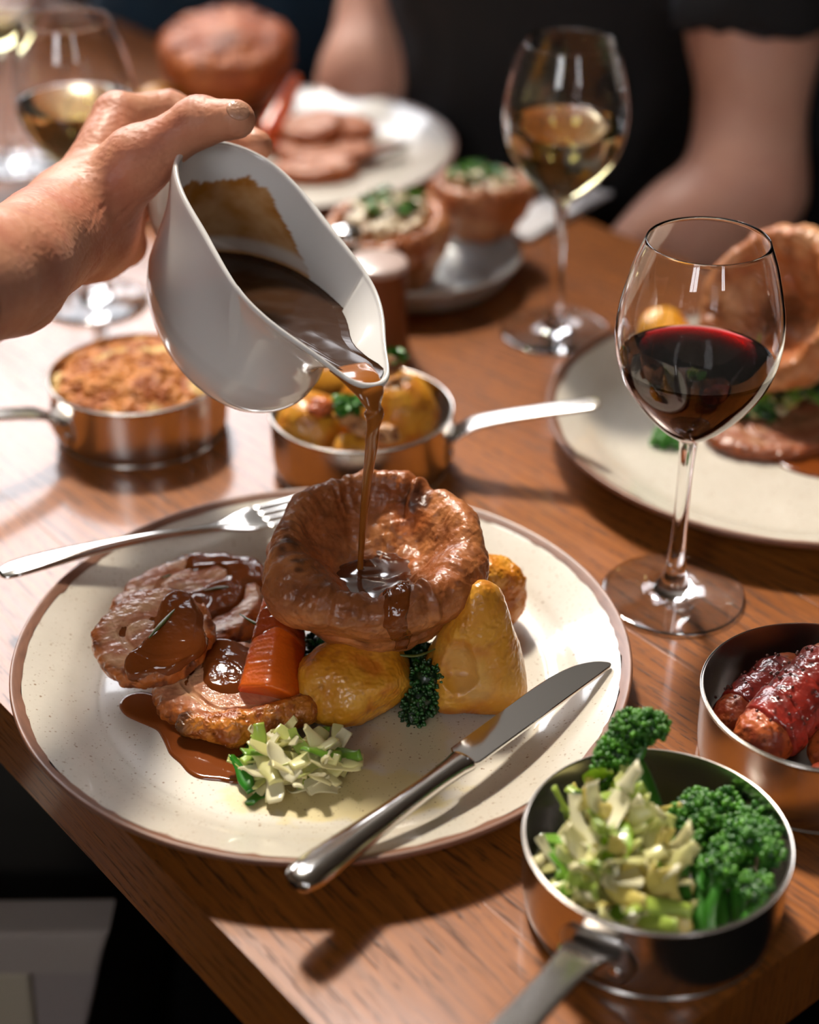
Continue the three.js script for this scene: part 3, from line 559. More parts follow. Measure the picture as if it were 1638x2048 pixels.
{
  const f1 = potatoField(0.0285, 0.0185, 0.0225, [[0.15, 1, 0.35, 0.0150], [-0.5, 0.6, 0.8, 0.0185], [0, -1, 0, 0.0155], [1, 0.5, 0.3, 0.0235], [-1, 0.2, 0, 0.0255], [0.4, -0.3, 1, 0.0185]], 2.2);
  const p = solid('roast_potato', sdfGeo(f1, [-0.032, -0.022, -0.026], [0.032, 0.022, 0.026], 0.0007, potatoCol(2.2)), potatoM, [-0.0250, 0.0212, -0.5945], 'oval golden roast potato between the carrot and the broccoli', 'roast potato', 'roast potatoes on the front plate');
  p.rotation.set(0.05, 0.20, 0.13);
  const f2 = (x, y, z) => {
    let d = smin(cap(x, y, z, [-0.001, 0.018, 0], [0.0025, 0.0460, 0.001], 0.0230, 0.0152), cap(x, y, z, [0.011, 0.012, 0.004], [0.0065, 0.040, 0.002], 0.0150, 0.0130), 0.006);
    d = smin(d, cap(x, y, z, [-0.013, 0.008, 0.006], [-0.0075, 0.040, 0.003], 0.0115, 0.0095), 0.004);
    for (const [a, b, c, k] of [[0, 0.25, 1, 0.0215], [-1, 0.42, 0.3, 0.0268], [1, 0.36, 0.25, 0.0290], [0.5, 0.35, 0.9, 0.0262]]) { const l = Math.hypot(a, b, c); d = smax(d, (a * x + b * y + c * z) / l - k, 0.009); }
    d = smax(d, -y, 0.003);
    d = smax(d, 0.0011 - Math.hypot(x + 0.0080 + 0.08 * (y - 0.01), z - 0.0195) + sstep(y, 0.012, 0.022) * 0.01, 0.0015);
    return d + 0.0010 * noise(x * 60 + 7, y * 40, z * 60) + 0.0004 * noise(x * 200, y * 110, z * 200) + 0.0002 * noise(x * 620, y * 620, z * 620);
  };
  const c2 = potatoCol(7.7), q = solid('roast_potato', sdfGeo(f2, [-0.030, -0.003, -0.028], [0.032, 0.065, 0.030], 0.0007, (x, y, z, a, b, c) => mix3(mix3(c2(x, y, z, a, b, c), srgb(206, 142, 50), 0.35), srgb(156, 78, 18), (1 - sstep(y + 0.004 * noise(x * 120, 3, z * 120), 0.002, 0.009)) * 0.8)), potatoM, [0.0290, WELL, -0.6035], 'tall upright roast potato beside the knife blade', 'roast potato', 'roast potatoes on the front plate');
  const f3 = potatoField(0.019, 0.0195, 0.016, [[0.3, 0.5, 1, 0.0120], [1, 0.2, 0.3, 0.0165], [0, 1, 0, 0.0175], [-0.2, -1, 0, 0.015]], 4.4, 1.8);
  const c3 = potatoCol(12.3); solid('roast_potato', sdfGeo(f3, [-0.023, -0.023, -0.021], [0.023, 0.023, 0.021], 0.0007, (x, y, z, a, b, c) => mix3(c3(x, y, z, a, b, c), srgb(206, 110, 14), sstep(Math.hypot(x / 0.019, y / 0.0195), 0.75, 1) * 0.6)), potatoM, [0.0375, 0.0245, -0.6600], 'crisp-edged roast potato half hidden behind the tall one', 'roast potato', 'roast potatoes on the front plate').rotation.set(0.1, -0.3, -0.1);
}
// ───────────────────────── greens ─────────────────────────
const budGeo = new THREE.IcosahedronGeometry(1, 1);
function floretGeo(lobes, n, seed, size = [0.0007, 0.0013], tones = [srgb(24, 74, 22), srgb(62, 122, 40)]) { // many buds over domes
  const r = rng(seed), list = [], M = new THREE.Matrix4(), q = new THREE.Quaternion(), tot = lobes.reduce((a, l) => a + l[3] ** 2, 0);
  for (const [cx, cy, cz, R, dx = 0, dy = 1, dz = 0] of lobes) {
    const m = Math.round(n * R * R / tot), D = V(dx, dy, dz).normalize();
    for (let i = 0; i < m; i++) {
      let d; do { d = V(r() * 2 - 1, r() * 2 - 1, r() * 2 - 1); } while (d.length() > 1 || d.lengthSq() < 0.01); d.normalize();
      if (d.dot(D) < -0.35) continue;
      const s = lerp(size[0], size[1], r()), k = R * (0.9 + 0.16 * r() + 0.10 * noise(d.x * 3 + seed, d.y * 3, d.z * 3));
      M.compose(V(cx + d.x * k, cy + d.y * k, cz + d.z * k), q.setFromUnitVectors(V(0, 1, 0), d), V(s, s * 1.35, s));
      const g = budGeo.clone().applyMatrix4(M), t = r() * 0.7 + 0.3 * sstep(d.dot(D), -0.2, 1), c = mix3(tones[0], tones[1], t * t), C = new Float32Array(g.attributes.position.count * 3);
      for (let j = 0; j < C.length; j += 3) { C[j] = c[0]; C[j + 1] = c[1]; C[j + 2] = c[2]; }
      g.setAttribute('color', new THREE.BufferAttribute(C, 3)); list.push(g);
    }
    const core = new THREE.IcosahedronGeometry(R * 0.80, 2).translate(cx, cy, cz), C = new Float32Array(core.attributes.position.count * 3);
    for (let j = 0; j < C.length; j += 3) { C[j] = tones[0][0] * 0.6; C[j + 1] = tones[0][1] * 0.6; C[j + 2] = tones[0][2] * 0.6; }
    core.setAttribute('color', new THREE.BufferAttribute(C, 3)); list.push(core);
  }
  return mergeGeometries(list);
}
const floretM = foodM(0.45, 0.5, 0.2), stalkM = phy({ color: lin(srgb(58, 122, 36)), roughness: 0.35, clearcoat: 0.6, clearcoatRoughness: 0.15 });
{
  const t = thing('broccoli_stem', [0.005, WELL, -0.595], 'dark green broccoli floret squeezed between two roast potatoes', 'broccoli');
  mesh('floret', floretGeo([[0.000, 0.0075, 0.003, 0.0085, 0, 0.6, 1], [0.003, 0.0165, -0.001, 0.0080, 0, 0.6, 1], [-0.003, 0.002, 0.0075, 0.0060, 0, 0.5, 1], [0.0065, 0.009, 0.002, 0.006, 0.6, 0.5, 1]], 620, 21, [0.0006, 0.0011], [srgb(16, 52, 16), srgb(40, 98, 34)]), floretM, t);
  mesh('stalk', sweepTable([[0.001, 0.012, -0.004, 0.004, 0.004], [-0.004, 0.016, -0.020, 0.0035, 0.0035], [-0.010, 0.014, -0.038, 0.003, 0.003]], 12, 12, 2), stalkM, t);
  const u = thing('broccoli_stem', [-0.030, WELL, -0.628], 'dark broccoli heads pinned underneath the front pudding', 'broccoli');
  mesh('floret', floretGeo([[0.000, 0.0135, 0.010, 0.010, 0, 0.5, 1], [0.018, 0.0135, 0.013, 0.009, 0, 0.5, 1], [0.034, 0.0140, 0.012, 0.009, 0, 0.5, 1], [-0.010, 0.011, 0.004, 0.009, -0.5, 0.5, 1], [0.030, 0.0165, -0.014, 0.010, 0, 1, 0], [0.004, 0.0165, -0.014, 0.011, 0, 1, 0]], 900, 25, [0.0009, 0.0016], [srgb(14, 42, 16), srgb(34, 80, 30)]), floretM, u);
  mesh('stalk', sweepTable([[0.000, 0.009, 0.004, 0.004, 0.004], [0.014, 0.007, -0.020, 0.0045, 0.0045], [0.02, 0.006, -0.034, 0.004, 0.004]], 12, 12, 2), stalkM, u);
}
// a shred: a narrow curled ribbon
function shredGeo(r, len, wid, curl, twist, th = 0.0012) {
  const n = 20, st = []; let a = (r() - 0.5) * 0.5, p = V(-len / 2, 0, 0), b = (r() - 0.5) * 0.6;
  const bow = (r() - 0.5) * 2;
  for (let i = 0; i <= n; i++) {
    const k = i / n; st.push({ p: p.clone(), a: wid / 2 * (0.72 + 0.28 * Math.sin(Math.PI * clamp(k * 0.9 + 0.08, 0, 1))) * (1 + 0.15 * Math.sin(k * 9 + bow * 4)), b: th / 2 * (1.5 - 0.6 * k), up: [Math.sin(twist * (k - 0.5)) * 0.9, Math.cos(a), Math.sin(twist * (k - 0.5))], dish: wid * 0.22 * bow });
    a += curl / n; b += bow * 0.9 / n; p = p.clone().add(V(Math.cos(a) * Math.cos(b), Math.sin(a), Math.sin(b)).multiplyScalar(len / n));
  }
  return sweep(st, 10, 3);
}
const cabbageTones = [srgb(236, 228, 172), srgb(228, 224, 156), srgb(214, 218, 132), srgb(244, 238, 200), srgb(172, 196, 84), srgb(224, 206, 112), srgb(120, 168, 52)];
const cabbageMats = cabbageTones.map((c) => phy({ color: lin(c), roughness: 0.36, clearcoat: 0.55, clearcoatRoughness: 0.16, transmission: 0.22, thickness: 0, ior: 1.4 }));
function cabbageHeap(at, n, rx, rz, hgt, seed, label, pick, lenR = [0.018, 0.038], widR = [0.0040, 0.0085]) {
  const t = thing('shredded_cabbage', at, label, 'cabbage'), r = rng(seed), kinds = [];
  for (let i = 0; i < 14; i++) { const len = lerp(...lenR, r()); kinds.push(shredGeo(r, len, lerp(...widR, r()), (r() - 0.35) * 4.4, (r() - 0.5) * 2.2)); }
  for (let i = 0; i < n; i++) {
    const a = r() * 6.283, q = Math.sqrt(r()) * 0.86, lay = Math.pow(r(), 0.8), m = mesh('cabbage_shred', kinds[i % 14], cabbageMats[pick(r, q)], t);
    m.position.set(Math.cos(a) * q * rx, 0.0035 + lay * hgt * (1 - q * q * 0.8), Math.sin(a) * q * rz);
    m.rotation.set((r() - 0.5) * 1.0, r() * 6.283, (r() - 0.5) * 0.9);
  }
  return t;
}
cabbageHeap([-0.0475, WELL, -0.5500], 72, 0.0240, 0.0170, 0.0115, 77, 'small heap of pale shredded cabbage on the front plate below the carrot', (r, q) => (r() < 0.12 ? 4 : r() < 0.06 ? 6 : Math.floor(r() * 4)), [0.015, 0.026], [0.0055, 0.0092]);
{ // a few dark green leaf shreds at the heap's left edge
  const r = rng(8), m = phy({ color: lin(srgb(44, 122, 30)), roughness: 0.3, clearcoat: 0.7, clearcoatRoughness: 0.1 }), t = thing('green_leaf', [-0.0690, WELL, -0.5540], 'bright green leaf shreds poking from the left of the cabbage heap', 'leaf');
  for (let i = 0; i < 6; i++) { const s = mesh('leaf_shred', shredGeo(r, 0.020, 0.006, r() * 2 - 1, 1), m, t); s.position.set((r() - 0.4) * 0.012, 0.002 + r() * 0.004, (i - 2.5) * 0.006); s.rotation.set(0.3 * (r() - 0.5), 1.0 + r(), 0.3 * (r() - 0.5)); }
}
// rosemary
const herbM = phy({ color: lin(srgb(84, 92, 34)), roughness: 0.4, clearcoat: 0.5, clearcoatRoughness: 0.2 });
function needle(pts, w, label) { const c = pts[0]; const P = pts.map((p) => [p[0] - c[0], p[1] - c[1], p[2] - c[2]]), n = P.length - 1; solid('rosemary_needle', sweepTable(P.map((p, i) => [...p, w * (i === 0 || i === n ? 0.35 : 1), w * 0.6 * (i === 0 || i === n ? 0.4 : 1)]), 16, 10, 2), herbM, c, label, 'rosemary', 'rosemary needles on the front plate'); }
needle([[-0.1165, 0.0345, -0.6085], [-0.1120, 0.0365, -0.6160], [-0.1065, 0.0385, -0.6250]], 0.0011, 'olive rosemary needle on the gravy of the top pork slice');
needle([[-0.0775, 0.0345, -0.6270], [-0.0690, 0.0355, -0.6180], [-0.0560, 0.0345, -0.6125]], 0.0009, 'dark rosemary needle lying across the carrot');
needle([[-0.0150, 0.0330, -0.6020], [0.0020, 0.0320, -0.5985], [0.0140, 0.0330, -0.6040]], 0.0008, 'curved rosemary needle below the pudding, over the broccoli');
needle([[-0.0730, 0.020, -0.6830], [-0.0660, 0.028, -0.6870], [-0.0615, 0.043, -0.6920]], 0.0008, 'rosemary needle standing up left of the pudding');
needle([[-0.0980, 0.0235, -0.6620], [-0.0900, 0.0238, -0.6640], [-0.0800, 0.0232, -0.6650]], 0.0008, 'rosemary needle on the back pork slice');
needle([[-0.1225, 0.0225, -0.6720], [-0.1170, 0.0225, -0.6760], [-0.1120, 0.0225, -0.6800]], 0.0008, 'short rosemary needle near the crust of the back pork slice');
// ───────────────────────── gravy jug, held and pouring ─────────────────────────
// jug frame: x toward the spout, y up out of the mouth, z across; tilted about 22 degrees and turned toward the pudding
const JUG = { o: [-0.04302, 0.17596, -0.67639], x: [0.48603, -0.37092, 0.79132], y: [0.35156, 0.91195, 0.21153], z: [-0.80011, 0.17539, 0.57364] };
const jugW = (a, b, c) => [0, 1, 2].map((i) => JUG.o[i] + JUG.x[i] * a + JUG.y[i] * b + JUG.z[i] * c);
const rimHalf = [[-0.100, 0], [-0.0992, 0.0060], [-0.097, 0.0120], [-0.092, 0.0190], [-0.083, 0.0258], [-0.065, 0.0315], [-0.034, 0.0340], [-0.007, 0.0352], [0.006, 0.0345], [0.017, 0.0318], [0.027, 0.0278], [0.040, 0.0210], [0.048, 0.0170], [0.056, 0.0134], [0.062, 0.0098], [0.0652, 0.0058], [0.0664, 0]];
const rimPath = (() => { // closed rim, evenly spaced: handle end -> near side -> spout -> far side
  const a = rimHalf.map(([x, z]) => V(x, 0, z + 0.0030)), b = rimHalf.slice(1, -1).reverse().map(([x, z]) => V(x, 0, -z + 0.0030));
  return new THREE.CatmullRomCurve3([...a, ...b], true, 'centripetal').getSpacedPoints(200).slice(0, 200);
})();
const jugLevels = [[0, 0], [0.10, -0.0060], [0.25, -0.0160], [0.45, -0.0300], [0.65, -0.0440], [0.80, -0.0580], [0.90, -0.0675], [0.96, -0.0730], [1, -0.0755]];
function jugPoint(i, s, inset) { // i around the rim, s 0 rim .. 1 base edge; inset pulls the wall inward
  const R = rimPath[i % 200], y = interp(jugLevels, s), an = Math.atan2(R.z - 0.003, R.x + 0.034), k = sstep(s, 0, 0.62), k2 = 1 - Math.pow(1 - clamp(s * 1.5, 0, 1), 2.2);
  const shrink = s < 0.72 ? lerp(1, 1.02, s) : lerp(1.0, 0.70, Math.pow((s - 0.72) / 0.28, 2.0)), c = Math.cos(an), n = Math.sin(an), e = 2.05, m = Math.pow(Math.pow(Math.abs(c), e) + Math.pow(Math.abs(n), e), -1 / e);
  const bx = -0.0370 + 0.0560 * shrink * c * m, bz = 0.003 + 0.0370 * shrink * n * m, w = R.x > 0 ? k2 : k;
  let x = lerp(R.x, bx, w), z = lerp(R.z, bz, w);
  const l = Math.hypot(x + 0.0385, z - 0.003), f = 1 - inset / l; x = -0.0385 + (x + 0.0385) * f; z = 0.003 + (z - 0.003) * f;
  return [x, y, z];
}
const jugTh = 0.0031, LEVEL = 0.1537;
{
  const N = 200, prof = []; // outside up from the foot, over the rounded lip, down inside
  prof.push((i) => [-0.0385, -0.0748, 0.003]);
  prof.push((i) => { const p = jugPoint(i, 1, 0.006); return [p[0], -0.0748, p[2]]; }, (i) => { const p = jugPoint(i, 1, 0.0022); return [p[0], -0.0758, p[2]]; });
  for (let k = 40; k >= 0; k--) { const s = 0.012 + 0.988 * k / 40; prof.push((i) => jugPoint(i, s, 0)); }
  for (let k = 1; k < 8; k++) { const a = k / 8 * Math.PI; prof.push((i) => { const p = jugPoint(i, 0.012, jugTh / 2 * (1 - Math.cos(a))); return [p[0], p[1] + Math.sin(a) * jugTh * 0.55, p[2]]; }); }
  const inner = prof.length;
  for (let k = 0; k <= 90; k++) { const s = 0.012 + 0.93 * k / 90; prof.push((i) => jugPoint(i, s, jugTh)); }
  prof.push((i) => [-0.0385, -0.0695, 0.003]);
  const white = srgb(232, 229, 226), stainA = srgb(214, 158, 82), stainB = srgb(168, 108, 42);
  const g = gridGeo(N, prof.length - 1, (u, v) => prof[Math.round(v * (prof.length - 1))](Math.round(u * N)), true, (u, v, p) => {
    if (Math.round(v * (prof.length - 1)) < inner + 2) return white;
    // where gravy washed the wall before it was tilted this far: fingers at the top edge, thin film below
    const h = jugW(...p)[1] - LEVEL, i = u * N, fing = 0.0016 * noise(i * 0.75, 2, 3) + 0.0022 * noise(i * 0.22, 5, 1) + 0.0008 * noise(i * 1.9, 4, 4);
    const top = interp([[-0.1, 0.040], [-0.086, 0.0415], [-0.075, 0.036], [-0.058, 0.0205], [-0.042, 0.0070], [-0.032, -0.002]], p[0]) + fing, edge = 1 - sstep(h, top - 0.0012, top + 0.0004), far = sstep(-p[2], -0.006, 0.004) + sstep(-p[0], 0.070, 0.080);
    if (edge <= 0 || far <= 0) return white;
    const film = clamp(0.55 + 0.9 * fbm(p[0] * 70, p[1] * 90, p[2] * 70, 3) + 0.25 * sstep(h, top * 0.55, top), 0, 1), pale = (1 - sstep(h, 0.0065, 0.0115)) * sstep(h, 0.001, 0.004) * 0.6;
    return mix3(white, mix3(stainA, stainB, film), clamp(edge * Math.min(1, far) * (0.80 + 0.20 * film - pale), 0, 1));
  });
  g.scale(1, 1, 1);
  const t = thing('gravy_jug', JUG.o, 'white porcelain gravy jug tilted over the pudding, its inside stained brown', 'jug');
  t.setRotationFromMatrix(new THREE.Matrix4().makeBasis(V(...JUG.x), V(...JUG.y), V(...JUG.z)));
  const porcelain = phy({ color: lin([0.92, 0.92, 0.92]), vertexColors: true, roughness: 0.16, clearcoat: 0.6, clearcoatRoughness: 0.05, side: THREE.DoubleSide });
  mesh('jug_body', g, porcelain, t);
  const hp = [[-0.0985, -0.0075, 0.003], [-0.106, -0.0050, 0.003], [-0.120, -0.0085, 0.003], [-0.1285, -0.0210, 0.003], [-0.1285, -0.0380, 0.003], [-0.1215, -0.0520, 0.003], [-0.109, -0.0600, 0.003], [-0.0965, -0.0600, 0.003]];
  const hs = spline(hp, 60); mesh('handle', sweep(hs.map((p, i) => ({ p, a: lerp(0.0075, 0.0062, Math.sin(i / 60 * Math.PI)), b: 0.0032, up: [0, 0, 1].map((v, k) => v) })).map((s) => ({ p: s.p, a: s.b, b: s.a, up: [0, 0, 1] })), 18, 2.4), phy({ color: lin([0.77, 0.75, 0.72]), roughness: 0.16, clearcoat: 0.6, clearcoatRoughness: 0.05 }), t);
}
// the gravy in the jug and the stream that leaves it
{
  const t = thing('poured_gravy', [-0.0222, 0.0560, -0.6300], 'brown gravy filling the jug and falling in a thin stream into the pudding', 'gravy');
  const o = [-0.0222, 0.0560, -0.6300], ring = [];
  for (let i = 0; i < 200; i++) { // where the level surface meets the inner wall
    let p = jugW(...jugPoint(i, 0.02, jugTh));
    for (let k = 0; k <= 400; k++) { const q = jugW(...jugPoint(i, 0.02 + 0.93 * k / 400, jugTh - 0.0002)); p = q; if (q[1] <= LEVEL) break; }
    if (p[1] < LEVEL - 0.004) p[1] = LEVEL - 0.004;
    ring.push(p);
  }
  const c = ring.reduce((a, p) => [a[0] + p[0] / 200, a[1], a[2] + p[2] / 200], [0, LEVEL, 0]);
  const wave = (x, z, k) => (0.00025 * noise(x * 120, z * 120, 2) + 0.0006 * noise(x * 60, z * 160, 8) * sstep(z, -0.66, -0.63)) * (1 - k ** 6);
  const nR = 46, surf = gridGeo(200, nR, (u, v) => { const p = ring[Math.round(u * 200) % 200], k = v; const x = lerp(c[0], p[0], k), z = lerp(c[2], p[2], k); return [x - o[0], lerp(LEVEL, p[1], k ** 5) + wave(x, z, k) + 0.0009 * sstep(k, 0.93, 1) ** 2 - o[1], z - o[2]]; }, true);
  const sag = gridGeo(200, 3, (u, v) => { const i = Math.round(u * 200) % 200, p = ring[i]; return [lerp(p[0], c[0], v * 0.5) - o[0], p[1] + 0.0008 - v * 0.004 - o[1], lerp(p[2], c[2], v * 0.5) - o[2]]; }, true);
  mesh('jug_gravy', mergeGeometries([surf, sag]), phy({ color: lin([0.040, 0.0155, 0.0055]), roughness: 0.2, ior: 1.34, side: THREE.DoubleSide }), t);
  // stream: [x, h, z, half width, half depth]
  const S0 = [[-0.0260, 0.1530, -0.6420, 0.0090, 0.0010], [-0.0200, 0.1535, -0.6290, 0.0082, 0.0018], [-0.0160, 0.1500, -0.6225, 0.0062, 0.0027], [-0.0150, 0.1420, -0.6215, 0.0044, 0.0030], [-0.0155, 0.1330, -0.6212, 0.0033, 0.0027], [-0.0168, 0.1200, -0.6225, 0.0026, 0.0023], [-0.0188, 0.1020, -0.6250, 0.0021, 0.0019], [-0.0205, 0.0820, -0.6275, 0.0017, 0.0016], [-0.0218, 0.0650, -0.6295, 0.0014, 0.0014], [-0.0222, 0.0575, -0.6300, 0.0016, 0.0016], [-0.0222, 0.0552, -0.6300, 0.0030, 0.0030]];
  mesh('stream', sweepTable(S0.map((r) => [r[0] - o[0], r[1] - o[1], r[2] - o[2], r[3], r[4]]), 90, 20, 2), phy({ color: lin([0.42, 0.135, 0.022]), roughness: 0.14, ior: 1.38, clearcoat: 0.6, clearcoatRoughness: 0.05, transmission: 0.25, thickness: 0 }), t);
}
// ───────────────────────── the pouring hand ─────────────────────────
// at(u, v, d): joints were read off the photograph as places in metres (x, height over the table, z)
const skinCol = (tone = 0) => (x, y, z, nx, ny, nz) => {
  let c = mix3(srgb(208, 146, 114), srgb(188, 112, 84), sstep(fbm(x * 34 + tone, y * 34, z * 34, 3), -0.3, 0.5));
  c = mix3(c, srgb(168, 98, 82), sstep(noise(x * 90 + 3, y * 90, z * 90), 0.25, 0.6) * 0.35);
  return c;
};
const skinM = phy({ vertexColors: true, roughness: 0.5, ior: 1.4, clearcoat: 0.12, clearcoatRoughness: 0.35, sheen: 0.25, sheenRoughness: 0.5, sheenColor: lin([0.9, 0.6, 0.5]) });
{
  const fore = [[-0.1850, 0.2250, -0.5500, 0.0300], [-0.1680, 0.1955, -0.6440, 0.0240], [-0.1560, 0.1805, -0.7382, 0.0245]];
  const block = [
    [[-0.1547, 0.1826, -0.7454, 0.0170], [-0.1407, 0.2102, -0.7921, 0.0125]], [[-0.1567, 0.1768, -0.7536, 0.0180], [-0.1490, 0.1972, -0.8135, 0.0130]],
    [[-0.1574, 0.1679, -0.7598, 0.0180], [-0.1529, 0.1816, -0.8296, 0.0120]], [[-0.1562, 0.1628, -0.7567, 0.0180], [-0.1535, 0.1642, -0.8400, 0.0120]],
    [[-0.1560, 0.1690, -0.7400, 0.0195], [-0.1430, 0.1480, -0.7850, 0.0118]], [[-0.1519, 0.1748, -0.7524, 0.0220], [-0.1440, 0.1730, -0.8000, 0.0165]],
    [[-0.1520, 0.1836, -0.7367, 0.0220], [-0.1262, 0.2070, -0.7420, 0.0148]]];
  const thumb = [[-0.1252, 0.2078, -0.7420, 0.0138], [-0.0968, 0.2246, -0.7457, 0.0104], [-0.0785, 0.2298, -0.7359, 0.0088]];
  const fingers = [
    [[-0.1411, 0.2093, -0.7975, 0.0118], [-0.1193, 0.2073, -0.8139, 0.0098], [-0.0935, 0.2006, -0.8038, 0.0087], [-0.0741, 0.2005, -0.7825, 0.0078]],
    [[-0.1489, 0.1928, -0.8166, 0.0120], [-0.1329, 0.1848, -0.8317, 0.0098], [-0.1165, 0.1800, -0.8120, 0.0088], [-0.1141, 0.1740, -0.7930, 0.0080]],
    [[-0.1524, 0.1762, -0.8298, 0.0115], [-0.1349, 0.1671, -0.8359, 0.0095], [-0.1190, 0.1630, -0.8170, 0.0085], [-0.1175, 0.1600, -0.7960, 0.0078]],
    [[-0.1527, 0.1609, -0.8380, 0.0110], [-0.1365, 0.1502, -0.8372, 0.0085], [-0.1215, 0.1490, -0.8180, 0.0076], [-0.1205, 0.1450, -0.8000, 0.0070]]];
  const chain = (x, y, z, c, k) => { let d = 9; for (let i = 0; i < c.length - 1; i++) d = smin(d, cap(x, y, z, c[i], c[i + 1], c[i][3], c[i + 1][3]), k); return d; };
  const O = [-0.1560, 0.1805, -0.7382];
  const body = (X, Y, Z) => {
    const x = X + O[0], y = Y + O[1], z = Z + O[2];
    let p = chain(x, y, z, fore, 0.012); for (const b of block) p = smin(p, chain(x, y, z, b, 0.01), 0.011);
    if (p > 0.06) return p - 0.01;
    let f = 9; for (const c of fingers) f = smin(f, chain(x, y, z, c, 0.0035), 0.0022);
    const t = chain(x, y, z, thumb, 0.006); let d = smin(p, f, 0.007);
    d = Math.min(smin(p, t, 0.010), d, smin(d, t, 0.0015));
    // knuckle swellings of the thumb and index finger
    d = smin(d, Math.hypot(x + 0.0962, y - 0.2258, z + 0.7452) - 0.0102, 0.004);
    // creases: fan of folds where the thumb meets the wrist, wrinkles over the thumb joint
    const q = (x + 0.128) * 0.75 + (y - 0.190) * 0.30 + (z + 0.735) * 0.2, s = (y - 0.190) * 0.8 - (x + 0.128) * 0.35, w = noise(x * 60, y * 60, z * 60);
    const fold = Math.pow(Math.max(0, Math.sin(s * 760 + w * 2.2 + q * 60)), 6) * Math.exp(-((q / 0.014) ** 2) - ((s / 0.012) ** 2));
    d += 0.0004 * fold;
    const tj = Math.hypot(x + 0.0962, y - 0.2258, z + 0.7452), along = (x + 0.0962) * 0.86 + (y - 0.2258) * 0.35 + (z + 0.7452) * 0.3;
    d += 0.00032 * Math.pow(Math.max(0, Math.sin(along * 2300 + 2 * w)), 3) * Math.exp(-((tj / 0.013) ** 2));
    d += 0.0009 * noise(x * 45, y * 45, z * 45) + 0.00018 * noise(x * 320, y * 520, z * 320) + 0.00012 * noise(x * 900, y * 900, z * 900);
    return d;
  };
  const t = thing('person', O, 'bare forearm and hand reaching in from the left, gripping the jug by its handle', 'person');
  mesh('body', sdfGeo(body, [-0.125, -0.075, -0.125], [0.098, 0.078, 0.165], 0.00125, skinCol(0)), skinM, t);
  const nc = [-0.0758 - O[0], 0.2362 - O[1], -0.7305 - O[2]], ax = V(0.0183, 0.0052, 0.0098).normalize();
  mesh('nail', sdfGeo((x, y, z) => { const a = (x - nc[0]) * ax.x + (y - nc[1]) * ax.y + (z - nc[2]) * ax.z, r = Math.sqrt(Math.max(0, (x - nc[0]) ** 2 + (y - nc[1]) ** 2 + (z - nc[2]) ** 2 - a * a)), e = Math.hypot(a / 0.0066, r / 0.0056); return body(x, y, z) - lerp(0.0004, -0.0012, sstep(e, 0.86, 1.04)); }, [nc[0] - 0.011, nc[1] - 0.011, nc[2] - 0.011], [nc[0] + 0.011, nc[1] + 0.011, nc[2] + 0.011], 0.0005), phy({ color: lin(srgb(196, 146, 118)), roughness: 0.3, clearcoat: 0.5, clearcoatRoughness: 0.15 }), t);
}

// ───────────────────────── the two people across the table ─────────────────────────
function sitter(O, o, label) {
  const sk = (x, y, z, a, b) => cap(x, y, z, a, b, a[3], b[3]);
  const limb = (c, k) => (x, y, z) => { let d = 9; for (let i = 0; i < c.length - 1; i++) d = smin(d, sk(x, y, z, c[i], c[i + 1]), k); return d; };
  const torso = limb(o.torso, 0.08), legs = o.legs.map((l) => limb(l, 0.04)), arms = o.arms.map((l) => limb(l, 0.03));
  const all = (x, y, z) => { let d = torso(x, y, z); for (const l of legs) d = smin(d, l(x, y, z), 0.05); for (const a of arms) d = smin(d, a(x, y, z), 0.025); return d + 0.002 * noise(x * 22, y * 22, z * 22); };
  const t = thing('person', O, label, 'person');
  const pale = skinCol(O[0] * 10); mesh('body', sdfGeo(all, o.lo, o.hi, 0.0095, (...a) => mix3(pale(...a), srgb(236, 186, 164), 0.55)), skinM, t);  // skin colour lightened to stand in for light missing on the arms
  const folds = (x, y, z) => 0.006 * Math.abs(noise(x * 14, y * 9, z * 14 + 3)) + 0.004 * noise(x * 30, y * 22, z * 30);
  const cloth = (c) => phy({ color: lin(c), roughness: 0.9, sheen: 0.4, sheenRoughness: 0.6, sheenColor: lin([0.3, 0.35, 0.45]) });
  mesh('shirt', sdfGeo((x, y, z) => { let d = torso(x, y, z) - 0.012; for (const [a, cut] of o.sleeves) d = smin(d, Math.max(arms[a](x, y, z) - 0.012, cut - y), 0.02); return d - folds(x, y, z); }, o.lo, o.hi, 0.0105), cloth(o.shirt), t);
  mesh('trousers', sdfGeo((x, y, z) => { let d = 9; for (const l of legs) d = smin(d, l(x, y, z) - 0.014, 0.05); return d - folds(x, y, z); }, o.lo, o.hi, 0.0115), cloth(o.legsCol), t);
}
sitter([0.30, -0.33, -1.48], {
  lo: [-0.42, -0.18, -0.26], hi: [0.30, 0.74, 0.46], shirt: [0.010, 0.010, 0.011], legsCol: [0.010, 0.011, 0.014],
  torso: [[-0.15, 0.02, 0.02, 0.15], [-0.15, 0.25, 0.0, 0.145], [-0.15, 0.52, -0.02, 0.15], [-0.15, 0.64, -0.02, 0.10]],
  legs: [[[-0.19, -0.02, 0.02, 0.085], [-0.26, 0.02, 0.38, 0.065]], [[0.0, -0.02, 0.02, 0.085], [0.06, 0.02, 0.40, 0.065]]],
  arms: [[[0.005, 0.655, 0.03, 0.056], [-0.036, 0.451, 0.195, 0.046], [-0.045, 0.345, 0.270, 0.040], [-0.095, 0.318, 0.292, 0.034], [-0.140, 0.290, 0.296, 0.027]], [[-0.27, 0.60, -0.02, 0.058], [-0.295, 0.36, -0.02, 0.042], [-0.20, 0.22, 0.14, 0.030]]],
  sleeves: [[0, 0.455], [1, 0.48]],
}, 'person in a black short-sleeved top with one forearm on the far right table edge');
